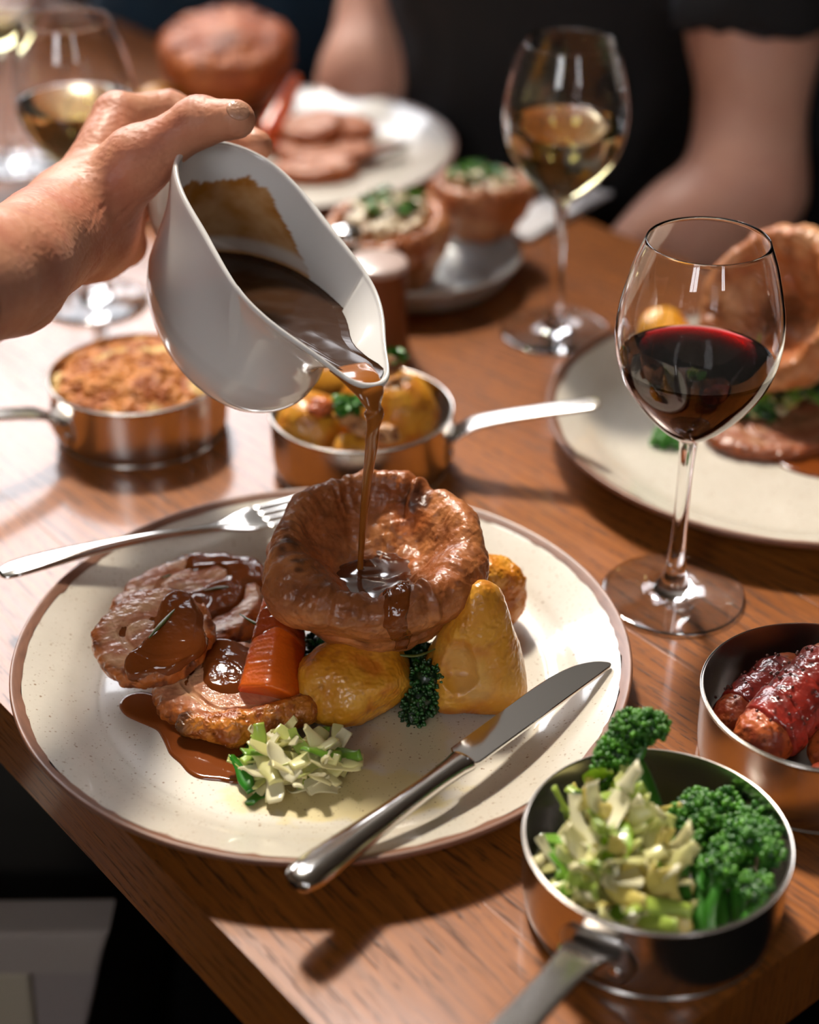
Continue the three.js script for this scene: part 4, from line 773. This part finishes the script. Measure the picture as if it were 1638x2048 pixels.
sitter([-0.17, -0.33, -1.86], {
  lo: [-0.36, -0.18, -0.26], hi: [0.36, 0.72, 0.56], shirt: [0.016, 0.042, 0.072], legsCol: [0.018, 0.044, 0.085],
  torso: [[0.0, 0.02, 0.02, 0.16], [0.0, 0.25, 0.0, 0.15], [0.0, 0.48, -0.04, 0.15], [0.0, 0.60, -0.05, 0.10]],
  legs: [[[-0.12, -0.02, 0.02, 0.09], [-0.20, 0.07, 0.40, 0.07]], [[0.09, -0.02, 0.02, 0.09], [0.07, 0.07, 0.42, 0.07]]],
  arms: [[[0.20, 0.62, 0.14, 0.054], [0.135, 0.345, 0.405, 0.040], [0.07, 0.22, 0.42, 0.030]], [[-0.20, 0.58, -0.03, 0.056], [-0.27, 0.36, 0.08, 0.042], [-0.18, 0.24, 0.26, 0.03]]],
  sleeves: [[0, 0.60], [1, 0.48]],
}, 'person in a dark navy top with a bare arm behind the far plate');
// ───────────────────────── what is in the small pans ─────────────────────────
// crumb-topped bake
{
  const f = (x, y, z) => {
    const r = Math.hypot(x, z), top = 0.0315 + 0.0135 * (1 - (r / 0.052) ** 2) + 0.0045 * noise(x * 55, 1, z * 55) + 0.004 * Math.abs(noise(x * 90, 4, z * 90));
    let d = smax(r - lerp(0.0455, 0.0492, sstep(y, 0.003, 0.014)), (y - top) * 0.8, 0.004); d = smax(d, 0.004 - y, 0.002);
    return d + 0.0011 * noise(x * 330, y * 330, z * 330) + 0.0007 * noise(x * 700, y * 700, z * 700);
  };
  solid('crumb_bake', sdfGeo(f, [-0.054, 0.003, -0.054], [0.054, 0.056, 0.054], 0.00105, (x, y, z) => {
    let c = mix3(srgb(206, 128, 52), srgb(166, 84, 26), sstep(fbm(x * 70, y * 70, z * 70, 4), -0.15, 0.25)); c = mix3(c, srgb(238, 206, 134), sstep(noise(x * 46 + 3, y * 46, z * 46), 0.16, 0.42) * 0.85); c = mix3(c, srgb(104, 48, 20), sstep(noise(x * 70, y * 70 + 9, z * 70), 0.3, 0.55) * 0.7); return mix3(c, srgb(222, 158, 84), sstep(noise(x * 420, y * 420, z * 420), 0.2, 0.5) * 0.5);
  }), foodM(0.6, 0.15, 0.4), [-0.1567, 0, -0.8637], 'golden crumb-topped bake heaped in the pan under the wrist', 'baked dish');
}
// roast potatoes with herbs
{
  const PM = [-0.0270, 0, -0.822], g = 'roast potatoes in the middle pan';
  const spots = [[-0.026, 0.026, 0.006, 0.024, 0.021, 0.021, 1.1, 'large smooth roast potato at the left of the middle pan, under the jug'], [0.021, 0.030, -0.004, 0.023, 0.024, 0.021, 3.6, 'tall browned roast potato at the right of the middle pan'], [-0.004, 0.020, 0.028, 0.017, 0.014, 0.014, 5.9, 'small yellow roast potato at the front of the middle pan'], [0.004, 0.022, -0.026, 0.019, 0.021, 0.017, 8.2, 'roast potato at the back of the middle pan behind the stream']];
  spots.forEach(([x, y, z, a, b, c, s, label]) => {
    const f = potatoField(a, b, c, [[0.3, 1, 0.4, b * 0.82], [-1, 0.3, 0.2, a * 0.86], [0.9, 0.4, -0.3, a * 0.84], [0.2, 0.1, 1, c * 0.86], [0, -1, 0, b * 0.85]], s), k = potatoCol(s);
    solid('roast_potato', sdfGeo(f, [-a - 0.004, -b - 0.004, -c - 0.004], [a + 0.004, b + 0.004, c + 0.004], 0.0011, k), potatoM, [PM[0] + x, y, PM[2] + z], label, 'roast potato', g).rotation.y = s;
  });
  const bits = [[-0.006, 0.040, 0.016, 'pale brown chopped mushroom piece by the pouring stream, left of it'], [0.0145, 0.034, 0.026, 'browned chopped mushroom piece right of the pouring stream'], [0.016, 0.058, -0.008, 'chopped mushroom piece perched on the tall potato in the middle pan'], [-0.0215, 0.044, 0.016, 'reddish chopped piece on the left potato in the middle pan'], [0.001, 0.033, 0.019, 'chopped mushroom piece low in the middle pan behind the stream']];
  bits.forEach(([x, y, z, label], i) => { const f = (X, Y, Z) => (Math.hypot(X / 0.0075, Y / 0.0055, Z / 0.006) - 1) * 0.0055 + 0.0016 * noise(X * 190 + i * 3, Y * 190, Z * 190) + 0.0006 * noise(X * 500, Y * 500, Z * 500); solid('mushroom_piece', sdfGeo(f, [-0.010, -0.008, -0.009], [0.010, 0.008, 0.009], 0.0007, (X, Y, Z) => mix3(i === 3 ? srgb(196, 96, 48) : srgb(190, 140, 92), srgb(112, 62, 32), sstep(fbm(X * 150, Y * 150 + i, Z * 150, 3), -0.1, 0.3))), bakedM, [PM[0] + x, y, PM[2] + z], label, 'mushroom'); });
}
const parsleyM = [srgb(70, 140, 40), srgb(44, 108, 30), srgb(104, 164, 62)].map((c) => phy({ color: lin(c), roughness: 0.45, clearcoat: 0.3, transmission: 0.2, thickness: 0, side: THREE.DoubleSide }));
function parsley(at, n, R, seed, label, up = 0.004) { // a pinch of chopped leaf
  const t = thing('chopped_parsley', at, label, 'herbs'), r = rng(seed);
  for (let i = 0; i < n; i++) {
    const s = (0.0022 + r() * 0.0022) * (R > 0.012 ? 1.3 : 1), sh = gridGeo(4, 3, (u, v) => { const a = (u - 0.5) * 2, w = 0.5 + 0.5 * Math.sin(v * 3.0 + 0.15); return [a * s * w, s * 0.35 * (a * a - 0.3) + s * 0.2 * Math.sin(v * 5), (v - 0.5) * s * 2.2]; });
    const m = mesh('leaf_flake', sh, parsleyM[i % 3], t), q = Math.sqrt(r()) * R, a = r() * 6.283; m.position.set(q * Math.cos(a), r() * up, q * Math.sin(a)); m.rotation.set(r() * 1.6 - 0.8, r() * 6.283, r() * 1.6 - 0.8);
  }
}
parsley([-0.0330, 0.0455, -0.8050], 26, 0.0085, 3, 'chopped parsley on the potatoes just left of the pouring stream');
parsley([-0.0090, 0.0600, -0.8320], 12, 0.006, 4, 'chopped parsley on top of the tall potato in the middle pan');
// pigs in blankets: sausages in glazed bacon
{
  const C = [0.1755, 0, -0.566], g = 'bacon-wrapped sausages in the right-hand pan';
  const list = [[[-0.025, 0.0225, 0.011], [0.006, 0.0365, -0.016], 0.0130, 'bacon-wrapped sausage on top, its bare rounded end toward the camera'], [[-0.033, 0.016, -0.008], [-0.008, 0.022, -0.030], 0.0115, 'bacon-wrapped sausage at the left, behind the topmost one'], [[0.000, 0.014, 0.034], [0.034, 0.014, 0.020], 0.0115, 'dark bacon-wrapped sausage along the front wall of the right-hand pan'], [[0.020, 0.022, -0.028], [0.036, 0.026, 0.000], 0.0120, 'bacon-wrapped sausage at the back right of the right-hand pan'], [[0.006, 0.0145, 0.010], [0.034, 0.018, 0.004], 0.0118, 'bacon-wrapped sausage low in the middle of the right-hand pan']];
  list.forEach(([a, b, R, label], i) => {
    const c = [(a[0] + b[0]) / 2, 0, (a[2] + b[2]) / 2], ax = V(b[0] - a[0], b[1] - a[1], b[2] - a[2]), L = ax.length(); ax.normalize();
    const core = (x, y, z) => cap(x, y, z, [a[0] - c[0], a[1], a[2] - c[2]], [b[0] - c[0], b[1], b[2] - c[2]], R, R * 0.95);
    const T = (x, y, z) => (x - a[0] + c[0]) * ax.x + (y - a[1]) * ax.y + (z - a[2] + c[2]) * ax.z, sd = V().crossVectors(ax, V(0, 1, 0)).normalize(), up = V().crossVectors(sd, ax);
    const turn = (x, y, z) => Math.atan2((x - a[0] + c[0]) * sd.x + (y - a[1]) * sd.y + (z - a[2] + c[2]) * sd.z, (x - a[0] + c[0]) * up.x + (y - a[1]) * up.y + (z - a[2] + c[2]) * up.z);
    const t = thing('wrapped_sausage', [C[0] + c[0], 0, C[2] + c[2]], label, 'sausage', g), lo = [0, 1, 2].map((k) => Math.min(a[k], b[k]) - (k === 1 ? 0 : c[k]) - R - 0.004), hi = [0, 1, 2].map((k) => Math.max(a[k], b[k]) - (k === 1 ? 0 : c[k]) + R + 0.004);
    mesh('sausage', sdfGeo((x, y, z) => core(x, y, z) + 0.0007 * noise(x * 130, y * 130, z * 130) + 0.0004 * noise(x * 420, y * 420, z * 420) + 0.00025 * Math.abs(noise(x * 900, y * 900, z * 900)), lo, hi, 0.00075, (x, y, z) => mix3(mix3(srgb(186, 92, 44), srgb(140, 52, 26), sstep(fbm(x * 90, y * 90, z * 90 + i, 3), -0.1, 0.3)), srgb(84, 30, 18), sstep(noise(x * 300, y * 300 + i, z * 300), 0.25, 0.5) * 0.7)), wetM, t);
    mesh('bacon', sdfGeo((x, y, z) => { const tt = T(x, y, z), ph = turn(x, y, z) / 6.283 + tt / 0.0145 + 0.06 * noise(x * 120, y * 120, z * 120), lap = ph - Math.floor(ph), on = sstep(tt, 0.0015 + 0.003 * noise(x * 90, y * 90, 2), 0.0035) * (1 - sstep(tt, L - 0.001, L + 0.003)); return core(x, y, z) - lerp(-0.0012, 0.0009 + 0.0016 * lap * (1 - sstep(lap, 0.94, 1)), on) + 0.0005 * noise(x * 240, y * 240, z * 240) + 0.0004 * Math.abs(noise(x * 600, y * 600, z * 600)); }, lo, hi, 0.00085, (x, y, z) => { let k = mix3(srgb(164, 48, 36), srgb(118, 28, 20), sstep(fbm(x * 100, y * 100, z * 100 + i, 3), -0.15, 0.25)); k = mix3(k, srgb(206, 128, 92), sstep(noise(x * 90, y * 90 + i, z * 90), 0.3, 0.5) * 0.45); return mix3(k, srgb(46, 16, 12), sstep(noise(x * 320, y * 320, z * 320), 0.28, 0.5) * 0.75); }), foodM(0.32, 0.9, 0.08), t);
  });
  const s = []; const r = rng(41), sg = new THREE.IcosahedronGeometry(0.00075, 1); // mustard seeds in the glaze
  for (let i = 0; i < 130; i++) { const [a, b, R] = list[Math.floor(r() * 5)], k = r(), an = (r() - 0.5) * 2.6, ax = V(b[0] - a[0], b[1] - a[1], b[2] - a[2]).normalize(), sd = V().crossVectors(ax, V(0, 1, 0)).normalize(), up = V().crossVectors(sd, ax); const q = V(...a).lerp(V(...b), k).addScaledVector(up, Math.cos(an) * (R + 0.0018)).addScaledVector(sd, Math.sin(an) * (R + 0.0018)); s.push(sg.clone().translate(q.x, q.y, q.z)); }
  const m = solid('mustard_seeds', mergeGeometries(s), phy({ color: lin(srgb(92, 36, 20)), roughness: 0.3, clearcoat: 0.8 }), [C[0], 0, C[2]], 'dark mustard seeds scattered over the glazed sausages', 'seeds'); m.userData.kind = 'stuff';
}
// cabbage and long-stemmed broccoli in the nearest pan
const FP = [0.0943, 0, -0.4785];
{
  cabbageHeap([FP[0] - 0.0150, 0.008, FP[2] + 0.004], 150, 0.0280, 0.0330, 0.0330, 99, 'buttered shredded cabbage filling the left half of the nearest pan', (r, q) => (r() < 0.10 ? 4 : r() < 0.08 ? 6 : r() < 0.3 ? 5 : Math.floor(r() * 4)), [0.018, 0.034], [0.006, 0.0125]);
  const stem = (rows, lobes, n, seed, label, size = [0.0009, 0.0017]) => {
    const c = rows[0], t = thing('broccoli_stem', [FP[0] + c[0], 0, FP[2] + c[2]], label, 'broccoli', 'broccoli stems in the nearest pan');
    mesh('stalk', sweepTable(rows.map((q) => [q[0] - c[0], q[1], q[2] - c[2], q[3], q[3]]), 20, 12, 2), stalkM, t);
    const twigs = lobes.map((l) => sweepTable([[rows[rows.length - 1][0] - c[0], rows[rows.length - 1][1], rows[rows.length - 1][2] - c[2], 0.0024, 0.0024], [l[0] - c[0], l[1], l[2] - c[2], 0.0018, 0.0018]], 6, 8, 2)); mesh('twigs', mergeGeometries(twigs), stalkM, t);
    mesh('floret', floretGeo(lobes.map((l) => [l[0] - c[0], l[1], l[2] - c[2], ...l.slice(3)]), n, seed, size, [srgb(22, 82, 10), srgb(92, 158, 34)]), floretM, t);
  };
  stem([[0.006, 0.020, -0.012, 0.0042], [0.000, 0.034, -0.028, 0.0040], [-0.004, 0.042, -0.036, 0.0036]], [[-0.012, 0.044, -0.038, 0.0085, -0.5, 0.7, 0], [-0.006, 0.052, -0.043, 0.0085, -0.2, 1, 0], [0.001, 0.054, -0.043, 0.0070, 0.3, 1, 0], [-0.016, 0.037, -0.032, 0.0065, -0.8, 0.4, 0.3]], 900, 31, 'tall broccoli head rising above the back rim of the nearest pan', [0.0007, 0.0013]);
  const bed = [ // [foot x, z, fork x, y, z, spread, buds, label]
    [0.014, 0.034, 0.016, 0.027, -0.008, 0.0062, 300, 'glossy broccoli stem lying back from the front rim of the nearest pan'],
    [0.024, 0.030, 0.027, 0.025, -0.022, 0.0064, 340, 'broccoli stem against the back wall on the green side of the nearest pan'],
    [0.030, 0.030, 0.033, 0.025, -0.006, 0.0060, 300, 'broccoli stem in the middle of the green side of the nearest pan'],
    [0.036, 0.022, 0.042, 0.030, 0.001, 0.0054, 280, 'broccoli spray hanging over the right rim of the nearest pan'],
    [0.006, 0.032, 0.010, 0.026, 0.006, 0.0052, 200, 'thick dark green stalk between the cabbage and the other broccoli'],
    [0.026, 0.038, 0.036, 0.027, 0.022, 0.0040, 120, 'bright green stem curving along the front right rim of the nearest pan'],
    [0.020, 0.016, 0.020, 0.030, -0.016, 0.0058, 280, 'broccoli top just right of the tall broccoli head in the nearest pan'],
    [0.030, 0.010, 0.038, 0.025, -0.016, 0.0056, 260, 'broccoli top at the back right of the nearest pan'],
    [0.018, 0.030, 0.024, 0.028, 0.010, 0.0050, 220, 'broccoli sprig lying on the others in the middle of the nearest pan'],
  ], rb = rng(17);
  bed.forEach(([fx, fz, x, y, z, s, n, label], i) => {
    const lob = []; for (let k = 0; k < 5; k++) { const a = k * 1.257 + rb(), q = k ? s * 1.15 : 0; lob.push([x + q * Math.cos(a), y + (k ? 0.001 + 0.003 * rb() : 0.004), z + q * Math.sin(a) - 0.002, s * (0.62 + 0.22 * rb()), 0.6 * Math.cos(a), 0.9, 0.6 * Math.sin(a)]); }
    stem([[fx, 0.009 + 0.003 * rb(), fz, i === 4 ? 0.0046 : 0.0031], [(fx + x) / 2 + 0.004 * (rb() - 0.5), (y + 0.010) / 2 + 0.003 * rb(), (fz + z) / 2, i === 4 ? 0.0044 : 0.0029], [x, y - 0.001, z, 0.0022]], lob, n, 33 + i, label, [0.0008, 0.0016]);
  });
  const lf = phy({ color: lin(srgb(26, 92, 34)), roughness: 0.35, clearcoat: 0.6, clearcoatRoughness: 0.15, side: THREE.DoubleSide }), yg = phy({ color: lin(srgb(150, 190, 40)), roughness: 0.35, clearcoat: 0.6, transmission: 0.25, thickness: 0, side: THREE.DoubleSide });
  const leaf = (w, l, b) => gridGeo(8, 10, (u, v) => { const a = (u - 0.5) * 2, s = Math.sin(Math.PI * clamp(v, 0.02, 0.98)) ** 0.7; return [a * w * s, b * (v * (1 - v)) * 4 + 0.15 * w * a * a + 0.0006 * Math.sin(u * 18 + v * 9), (v - 0.5) * l]; });
  const put = (g, m, at, rot, label, name) => solid(name, g, m, [FP[0] + at[0], at[1], FP[2] + at[2]], label, 'leaf').rotation.set(...rot);
  put(leaf(0.0048, 0.016, 0.002), lf, [-0.0190, 0.0405, -0.0045], [0.9, 0.2, 0.1], 'dark green leaf piece lying on the cabbage in the nearest pan', 'leaf_piece');
  put(leaf(0.0040, 0.013, 0.002), lf, [-0.0270, 0.0405, -0.013], [0.5, 0.6, 0.1], 'narrow dark leaf strip at the back of the cabbage in the nearest pan', 'leaf_piece');
  put(leaf(0.0058, 0.020, 0.002), yg, [-0.0205, 0.0425, -0.0245], [-1.1, 0.3, 0.0], 'yellow-green pointed leaf standing at the back of the cabbage in the nearest pan', 'leaf_piece');
  put(leaf(0.0058, 0.024, 0.003), yg, [-0.0165, 0.0405, 0.0110], [0.35, -0.3, 0.2], 'yellow-green leaf strip across the front of the cabbage in the nearest pan', 'leaf_piece');
  put(leaf(0.0055, 0.024, 0.003), phy({ color: lin(srgb(92, 150, 44)), roughness: 0.3, clearcoat: 0.7, side: THREE.DoubleSide }), [-0.0385, 0.0300, 0.0060], [0.35, 0.5, -0.5], 'green leaf against the left wall of the nearest pan', 'leaf_piece');
}

// ───────────────────────── the plates behind ─────────────────────────
function whole(name, f, b, cell, col, mat, at, rot, label, cat) { const m = solid(name, sdfGeo(f, b.slice(0, 3), b.slice(3), cell, col), mat, at, label, cat); m.rotation.set(...rot); return m; }
{ // far plate
  const o = { seed: 6.1, lip: 0.004, R: 1.16, tall: 1.05, dome: true };
  whole('yorkshire_pudding', puddingField(o), [-0.068, -0.006, -0.068, 0.068, 0.074, 0.068], 0.0016, pudCol({ seed: 6.1, R: 1.16, base: srgb(162, 76, 28), lite: srgb(194, 106, 48), deep: srgb(112, 48, 18) }), foodM(0.6, 0.1, 0.4), [-0.150, 0.022, -1.400], [0.10, 0.5, 0.06], 'large puffed pudding on the far plate', 'Yorkshire pudding');
  const car = (x, y, z) => smax(cap(x, y, z, [0.008, 0.030, -0.028], [-0.010, 0.004, 0.026], 0.0075, 0.0125), Math.abs(x + 0.2 * z) - 0.0105, 0.004) + 0.0004 * noise(x * 120, y * 120, z * 120);
  whole('carrot_chunk', car, [-0.026, -0.012, -0.042, 0.024, 0.042, 0.042], 0.0014, (x, y, z) => mix3(srgb(240, 98, 20), srgb(214, 64, 8), sstep(noise(x * 60, y * 60, z * 60), -0.1, 0.4)), foodM(0.38, 0.6, 0.16), [-0.1050, 0.013, -1.348], [0, 0, 0], 'long carrot wedge leaning on the far plate', 'carrot');
  const S = (at, rx, rz, th, seed, rot, label) => { const q = { rx, rz, th, seed, char: 0.5, rough: 1.2 }; const f = sliceField(q), c = meatCol(q), t = whole('roast_slice', f, [-rx * 1.25, -th - 0.004, -rx * 1.25, rx * 1.25, th + 0.004, rx * 1.25], 0.0014, (x, y, z, a, b, cc) => mix3(c(x, y, z, a, b, cc), srgb(168, 84, 34), 0.72), foodM(0.5, 0.15, 0.3), at, rot, label, 'meat slice'); t.userData.group = 'meat slices on the far plate'; };
  S([-0.066, 0.014, -1.292], 0.042, 0.028, 0.014, 2.2, [0.06, 0.2, -0.04], 'broad meat slice in the middle of the far plate stack');
  S([-0.074, 0.0115, -1.258], 0.034, 0.017, 0.013, 3.7, [0.12, 0.1, 0.02], 'lowest meat slice, nearest the camera on the far plate');
  S([-0.078, 0.027, -1.312], 0.027, 0.022, 0.012, 5.4, [0.10, 0.4, 0.08], 'small round meat slice on top of the far plate stack');
  S([-0.058, 0.025, -1.322], 0.034, 0.020, 0.011, 7.9, [0.05, -0.2, -0.10], 'meat slice at the back of the far plate stack');
  const pf = potatoField(0.026, 0.019, 0.022, [[0.3, 1, 0.4, 0.015], [-1, 0.3, 0.2, 0.021]], 9.2); whole('roast_potato', pf, [-0.03, -0.023, -0.026, 0.03, 0.023, 0.026], 0.0015, potatoCol(9.2), potatoM, [-0.205, 0.026, -1.360], [0, 0.4, 0], 'golden potato at the left of the far plate beside the pudding', 'roast potato');
  whole('green_leaf', (x, y, z) => (Math.hypot(x / 0.024, y / 0.010, z / 0.018) - 1) * 0.010 + 0.003 * noise(x * 110, y * 110, z * 110), [-0.028, -0.014, -0.022, 0.028, 0.014, 0.022], 0.0014, (x, y, z) => mix3(srgb(56, 120, 52), srgb(24, 70, 28), sstep(noise(x * 90, y * 90, z * 90), -0.2, 0.3)), wetM, [-0.152, 0.016, -1.352], [0, 0, 0], 'green vegetables under the far pudding', 'vegetables');
  puddle('gravy_puddle', [-0.020, 0.0053, -1.322], [[0, 0, 0.010], [0.012, -0.004, 0.008], [-0.012, 0.004, 0.010], [0.020, -0.002, 0.004]], 'orange-brown gravy run out at the right of the far plate', 0.0014, 7);
  const k = thing('table_knife', [-0.030, 0.0, -1.285], 'steel knife end resting at the right of the far plate', 'knife'); k.rotation.y = 0.6;
  mesh('blade', sweepTable([[-0.035, 0.012, 0, 0.006, 0.0012], [0.01, 0.013, 0, 0.0075, 0.0014], [0.030, 0.015, 0, 0.005, 0.0012], [0.036, 0.0155, 0, 0.001, 0.0008]], 20, 14, 2.4), polished, k);
}
{ // two filled puddings on the side plate
  const filled = (at, seed, R, rot, label, filling) => {
    const o = { seed, lip: -0.003, R, tall: 1.12, cav: 0.9 };
    const p = whole('yorkshire_pudding', puddingField(o), [-0.06, -0.006, -0.06, 0.06, 0.072, 0.06], 0.0013, pudCol({ seed, R, base: srgb(176, 104, 58), lite: srgb(214, 152, 104), deep: srgb(128, 66, 32) }), bakedM, at, rot, label, 'Yorkshire pudding');
    const f = (x, y, z) => { const r = Math.hypot(x, z); return smax(r - 0.030 * R, Math.abs(y - 0.0045 * (1 - (r / 0.03) ** 2)) - 0.008, 0.004) + 0.0035 * noise(x * 120 + seed, y * 120, z * 120) + 0.0012 * noise(x * 320, y * 320, z * 320); };
    whole('pudding_filling', f, [-0.036, -0.016, -0.036, 0.036, 0.020, 0.036], 0.0012, (x, y, z) => { let c = mix3(srgb(206, 184, 146), srgb(150, 112, 74), sstep(noise(x * 110 + seed, y * 110, z * 110), -0.1, 0.25)); return mix3(c, srgb(70, 42, 34), sstep(noise(x * 80, y * 80 + seed, z * 80), 0.22, 0.4) * 0.9); }, bakedM, [at[0] + rot[2] * -0.03, at[1] + 0.043 * R, at[2] + rot[0] * 0.03], rot, filling, 'filling');
  };
  filled([-0.012, 0.0065, -1.066], 11.5, 0.92, [0.16, 0.3, 0.10], 'nearer filled pudding on the grey side plate', 'creamy mushroom filling with herbs in the nearer side-plate pudding');
  filled([0.0465, 0.019, -1.113], 15.2, 0.76, [0.10, 0.9, -0.16], 'farther filled pudding leaning on the grey side plate', 'pale filling with herbs in the farther side-plate pudding');
  parsley([-0.014, 0.0545, -1.072], 64, 0.021, 13, 'chopped parsley over the nearer filled pudding', 0.006);
  parsley([0.046, 0.0600, -1.113], 48, 0.016, 14, 'chopped parsley over the farther filled pudding', 0.005);
}
{ // right-hand plate
  const o = { seed: 19.3, lip: 0.002, R: 1.02, tall: 1.05 };
  whole('yorkshire_pudding', puddingField(o), [-0.062, -0.006, -0.062, 0.062, 0.066, 0.062], 0.0012, pudCol({ seed: 19.3, R: 1.02, base: srgb(186, 112, 62), lite: srgb(222, 160, 112), deep: srgb(136, 70, 34), burn: [[0.0, 0.018, 0.0, 0.016, 0.55]] }), bakedM, [0.238, 0.045, -0.905], [0.55, 0.2, 0.75], 'pudding tipped on its side, seen through the red wine glass', 'Yorkshire pudding');
  const pf = potatoField(0.022, 0.015, 0.018, [[0.3, 1, 0.4, 0.012], [-1, 0.3, 0.2, 0.018]], 14.2); whole('roast_potato', pf, [-0.026, -0.019, -0.022, 0.026, 0.019, 0.022], 0.0011, (x, y, z) => mix3(srgb(246, 170, 26), srgb(222, 120, 16), sstep(noise(x * 70, y * 70, z * 70), 0, 0.4)), potatoM, [0.154, 0.0200, -0.952], [0, -0.5, 0], 'bright yellow potato piece seen through the red wine glass', 'roast potato');
  cabbageHeap([0.214, WELL + 0.004, -0.872], 70, 0.034, 0.024, 0.026, 111, 'mixed cabbage and greens under the right-hand pudding', (r) => (r() < 0.35 ? 6 : Math.floor(r() * 6)), [0.02, 0.034], [0.005, 0.009]);
  const gm = [srgb(30, 84, 30), srgb(22, 62, 36), srgb(60, 130, 40)];
  const r = rng(55); [[0.192, 0.016, -0.858, 'dark green broccoli head beside the cabbage on the right-hand plate', 0], [0.232, 0.028, -0.872, 'dark broccoli head below the right-hand pudding', 1], [0.148, 0.009, -0.838, 'small bright green sprig alone on the right-hand plate', 2]].forEach(([x, y, z, label, k]) => { const t = thing('broccoli_stem', [x, 0, z], label, 'broccoli'); const s = k === 2 ? 0.55 : 1; mesh('floret', floretGeo([[0, y, 0, 0.012 * s], [0.012 * s, y - 0.002, 0.004, 0.010 * s], [-0.010 * s, y - 0.002, 0.005 * s, 0.009 * s]], 260, 60 + k, [0.0011, 0.002], [gm[k], mix3(gm[k], srgb(110, 170, 70), 0.4)]), floretM, t); mesh('stalk', sweepTable([[0, y - 0.004, 0, 0.003, 0.003], [0.006, WELL + 0.003, -0.012, 0.003, 0.003], [0.010, WELL + 0.003, -0.020, 0.0025, 0.0025]], 8, 10, 2), stalkM, t); });
  const q = { rx: 0.046, rz: 0.030, th: 0.008, seed: 21, char: 0.5 }; const c = meatCol(q); whole('roast_slice', sliceField(q), [-0.057, -0.012, -0.057, 0.057, 0.012, 0.057], 0.0013, (x, y, z, a, b, d) => mix3(c(x, y, z, a, b, d), srgb(120, 54, 38), 0.55), wetM, [0.213, 0.0105, -0.846], [0.08, 0.2, 0], 'dark roast beef slice under the greens on the right-hand plate', 'meat slice');
  puddle('gravy_puddle', [0.222, 0.0053, -0.816], [[0, 0, 0.016], [0.022, 0.002, 0.016], [-0.014, -0.010, 0.012], [0.036, -0.008, 0.016], [0.012, 0.008, 0.012]], 'red-brown gravy pool at the front of the right-hand plate', 0.0016, 11);
}
// ───────────────────────── mills, napkins, chair ─────────────────────────
{
  const wood = std({ color: lin(srgb(118, 66, 36)), roughness: 0.45 }), cap1 = phy({ color: lin(srgb(196, 172, 164)), roughness: 0.3, clearcoat: 0.4 });
  const t = thing('pepper_mill', [-0.0200, 0, -0.968], 'short wooden mill with a flat pinkish top behind the jug spout', 'mill');
  mesh('body', revolve([[0, 0], [0.0185, 0], [0.0200, 0.002], [0.0190, 0.012], [0.0180, 0.030], [0.0186, 0.050], [0.0190, 0.056]], 48), wood, t); mesh('top', revolve([[0.0190, 0.056], [0.0192, 0.058], [0.0180, 0.0605], [0.010, 0.0615], [0, 0.0618]], 48), cap1, t);
  const s = thing('salt_mill', [-0.0405, 0, -1.000], 'small mill with a round steel knob beside the wooden one', 'mill');
  mesh('body', revolve([[0, 0], [0.0165, 0], [0.0175, 0.002], [0.0160, 0.020], [0.0150, 0.046], [0.0155, 0.050], [0, 0.052]], 40), std({ color: lin(srgb(120, 104, 92)), roughness: 0.4 }), s); mesh('knob', revolve([[0.0040, 0.050], [0.0050, 0.054], [0.0100, 0.059], [0.0112, 0.064], [0.0085, 0.069], [0, 0.071]], 36, 40), polished, s);
  const linen = std({ color: lin(srgb(226, 222, 220)), roughness: 0.9 });
  const nap = (at, rot, w, d, label) => { const g = gridGeo(24, 16, (u, v) => [(u - 0.5) * w, 0.004 + 0.004 * noise(u * 3, v * 3, w * 10), (v - 0.5) * d]); const b = gridGeo(24, 16, (u, v) => [(u - 0.5) * w, 0.0005, (0.5 - v) * d]); const m = solid('napkin', mergeGeometries([g, b]), linen, at, label, 'napkin'); m.rotation.set(...rot); };
  nap([0.108, 0.001, -1.195], [0.0, 0.91, 0], 0.115, 0.034, 'white folded napkin along the far table edge behind the white wine');
  nap([-0.285, 0.000, -1.115], [0, 0.4, 0], 0.07, 0.06, 'white folded napkin at the far left edge beside the wine glass');
  // chair whose pale back shows below the table's near left edge
  const c = thing('chair', [-0.171, -TOP, -0.692], 'low chair with a pale grey back panel beside the near left table edge', 'chair'), dark = phy({ color: lin([0.012, 0.011, 0.010]), roughness: 0.9, specularIntensity: 0.2 }), pale = std({ color: lin(srgb(142, 130, 126)), roughness: 0.85 });
  const H = 0.535, poly = (pts, d) => { const s = new THREE.Shape(); pts.forEach(([x, y], i) => (i ? s.lineTo(x, y) : s.moveTo(x, y))); s.closePath(); return new THREE.ExtrudeGeometry(s, { depth: d, bevelEnabled: true, bevelThickness: 0.003, bevelSize: 0.003, bevelSegments: 2 }); };
  mesh('back_panel', poly([[0, H], [-0.32, H - 0.006], [-0.32, H - 0.28], [-0.072, H - 0.28]], 0.018), pale, c);
  mesh('hem', poly([[0.001, H + 0.002], [-0.32, H - 0.004], [-0.32, H - 0.030], [-0.008, H - 0.026]], 0.022), std({ color: lin(srgb(152, 140, 132)), roughness: 0.85 }), c);
  mesh('side_strip', poly([[-0.046, H - 0.030], [-0.105, H - 0.030], [-0.105, H - 0.28], [-0.062, H - 0.28], [-0.050, H - 0.12]], 0.0225), std({ color: lin(srgb(168, 156, 136)), roughness: 0.85 }), c);
  mesh('seat', new RoundedBoxGeometry(0.30, 0.04, 0.30, 3, 0.01).translate(-0.16, 0.25, -0.16), dark, c);
  for (const x of [-0.29, -0.04]) for (const z of [-0.03, -0.29]) mesh('leg', new THREE.CylinderGeometry(0.014, 0.011, 0.26, 14).translate(x, 0.13, z), dark, c);
}
renderer.render(scene, camera);
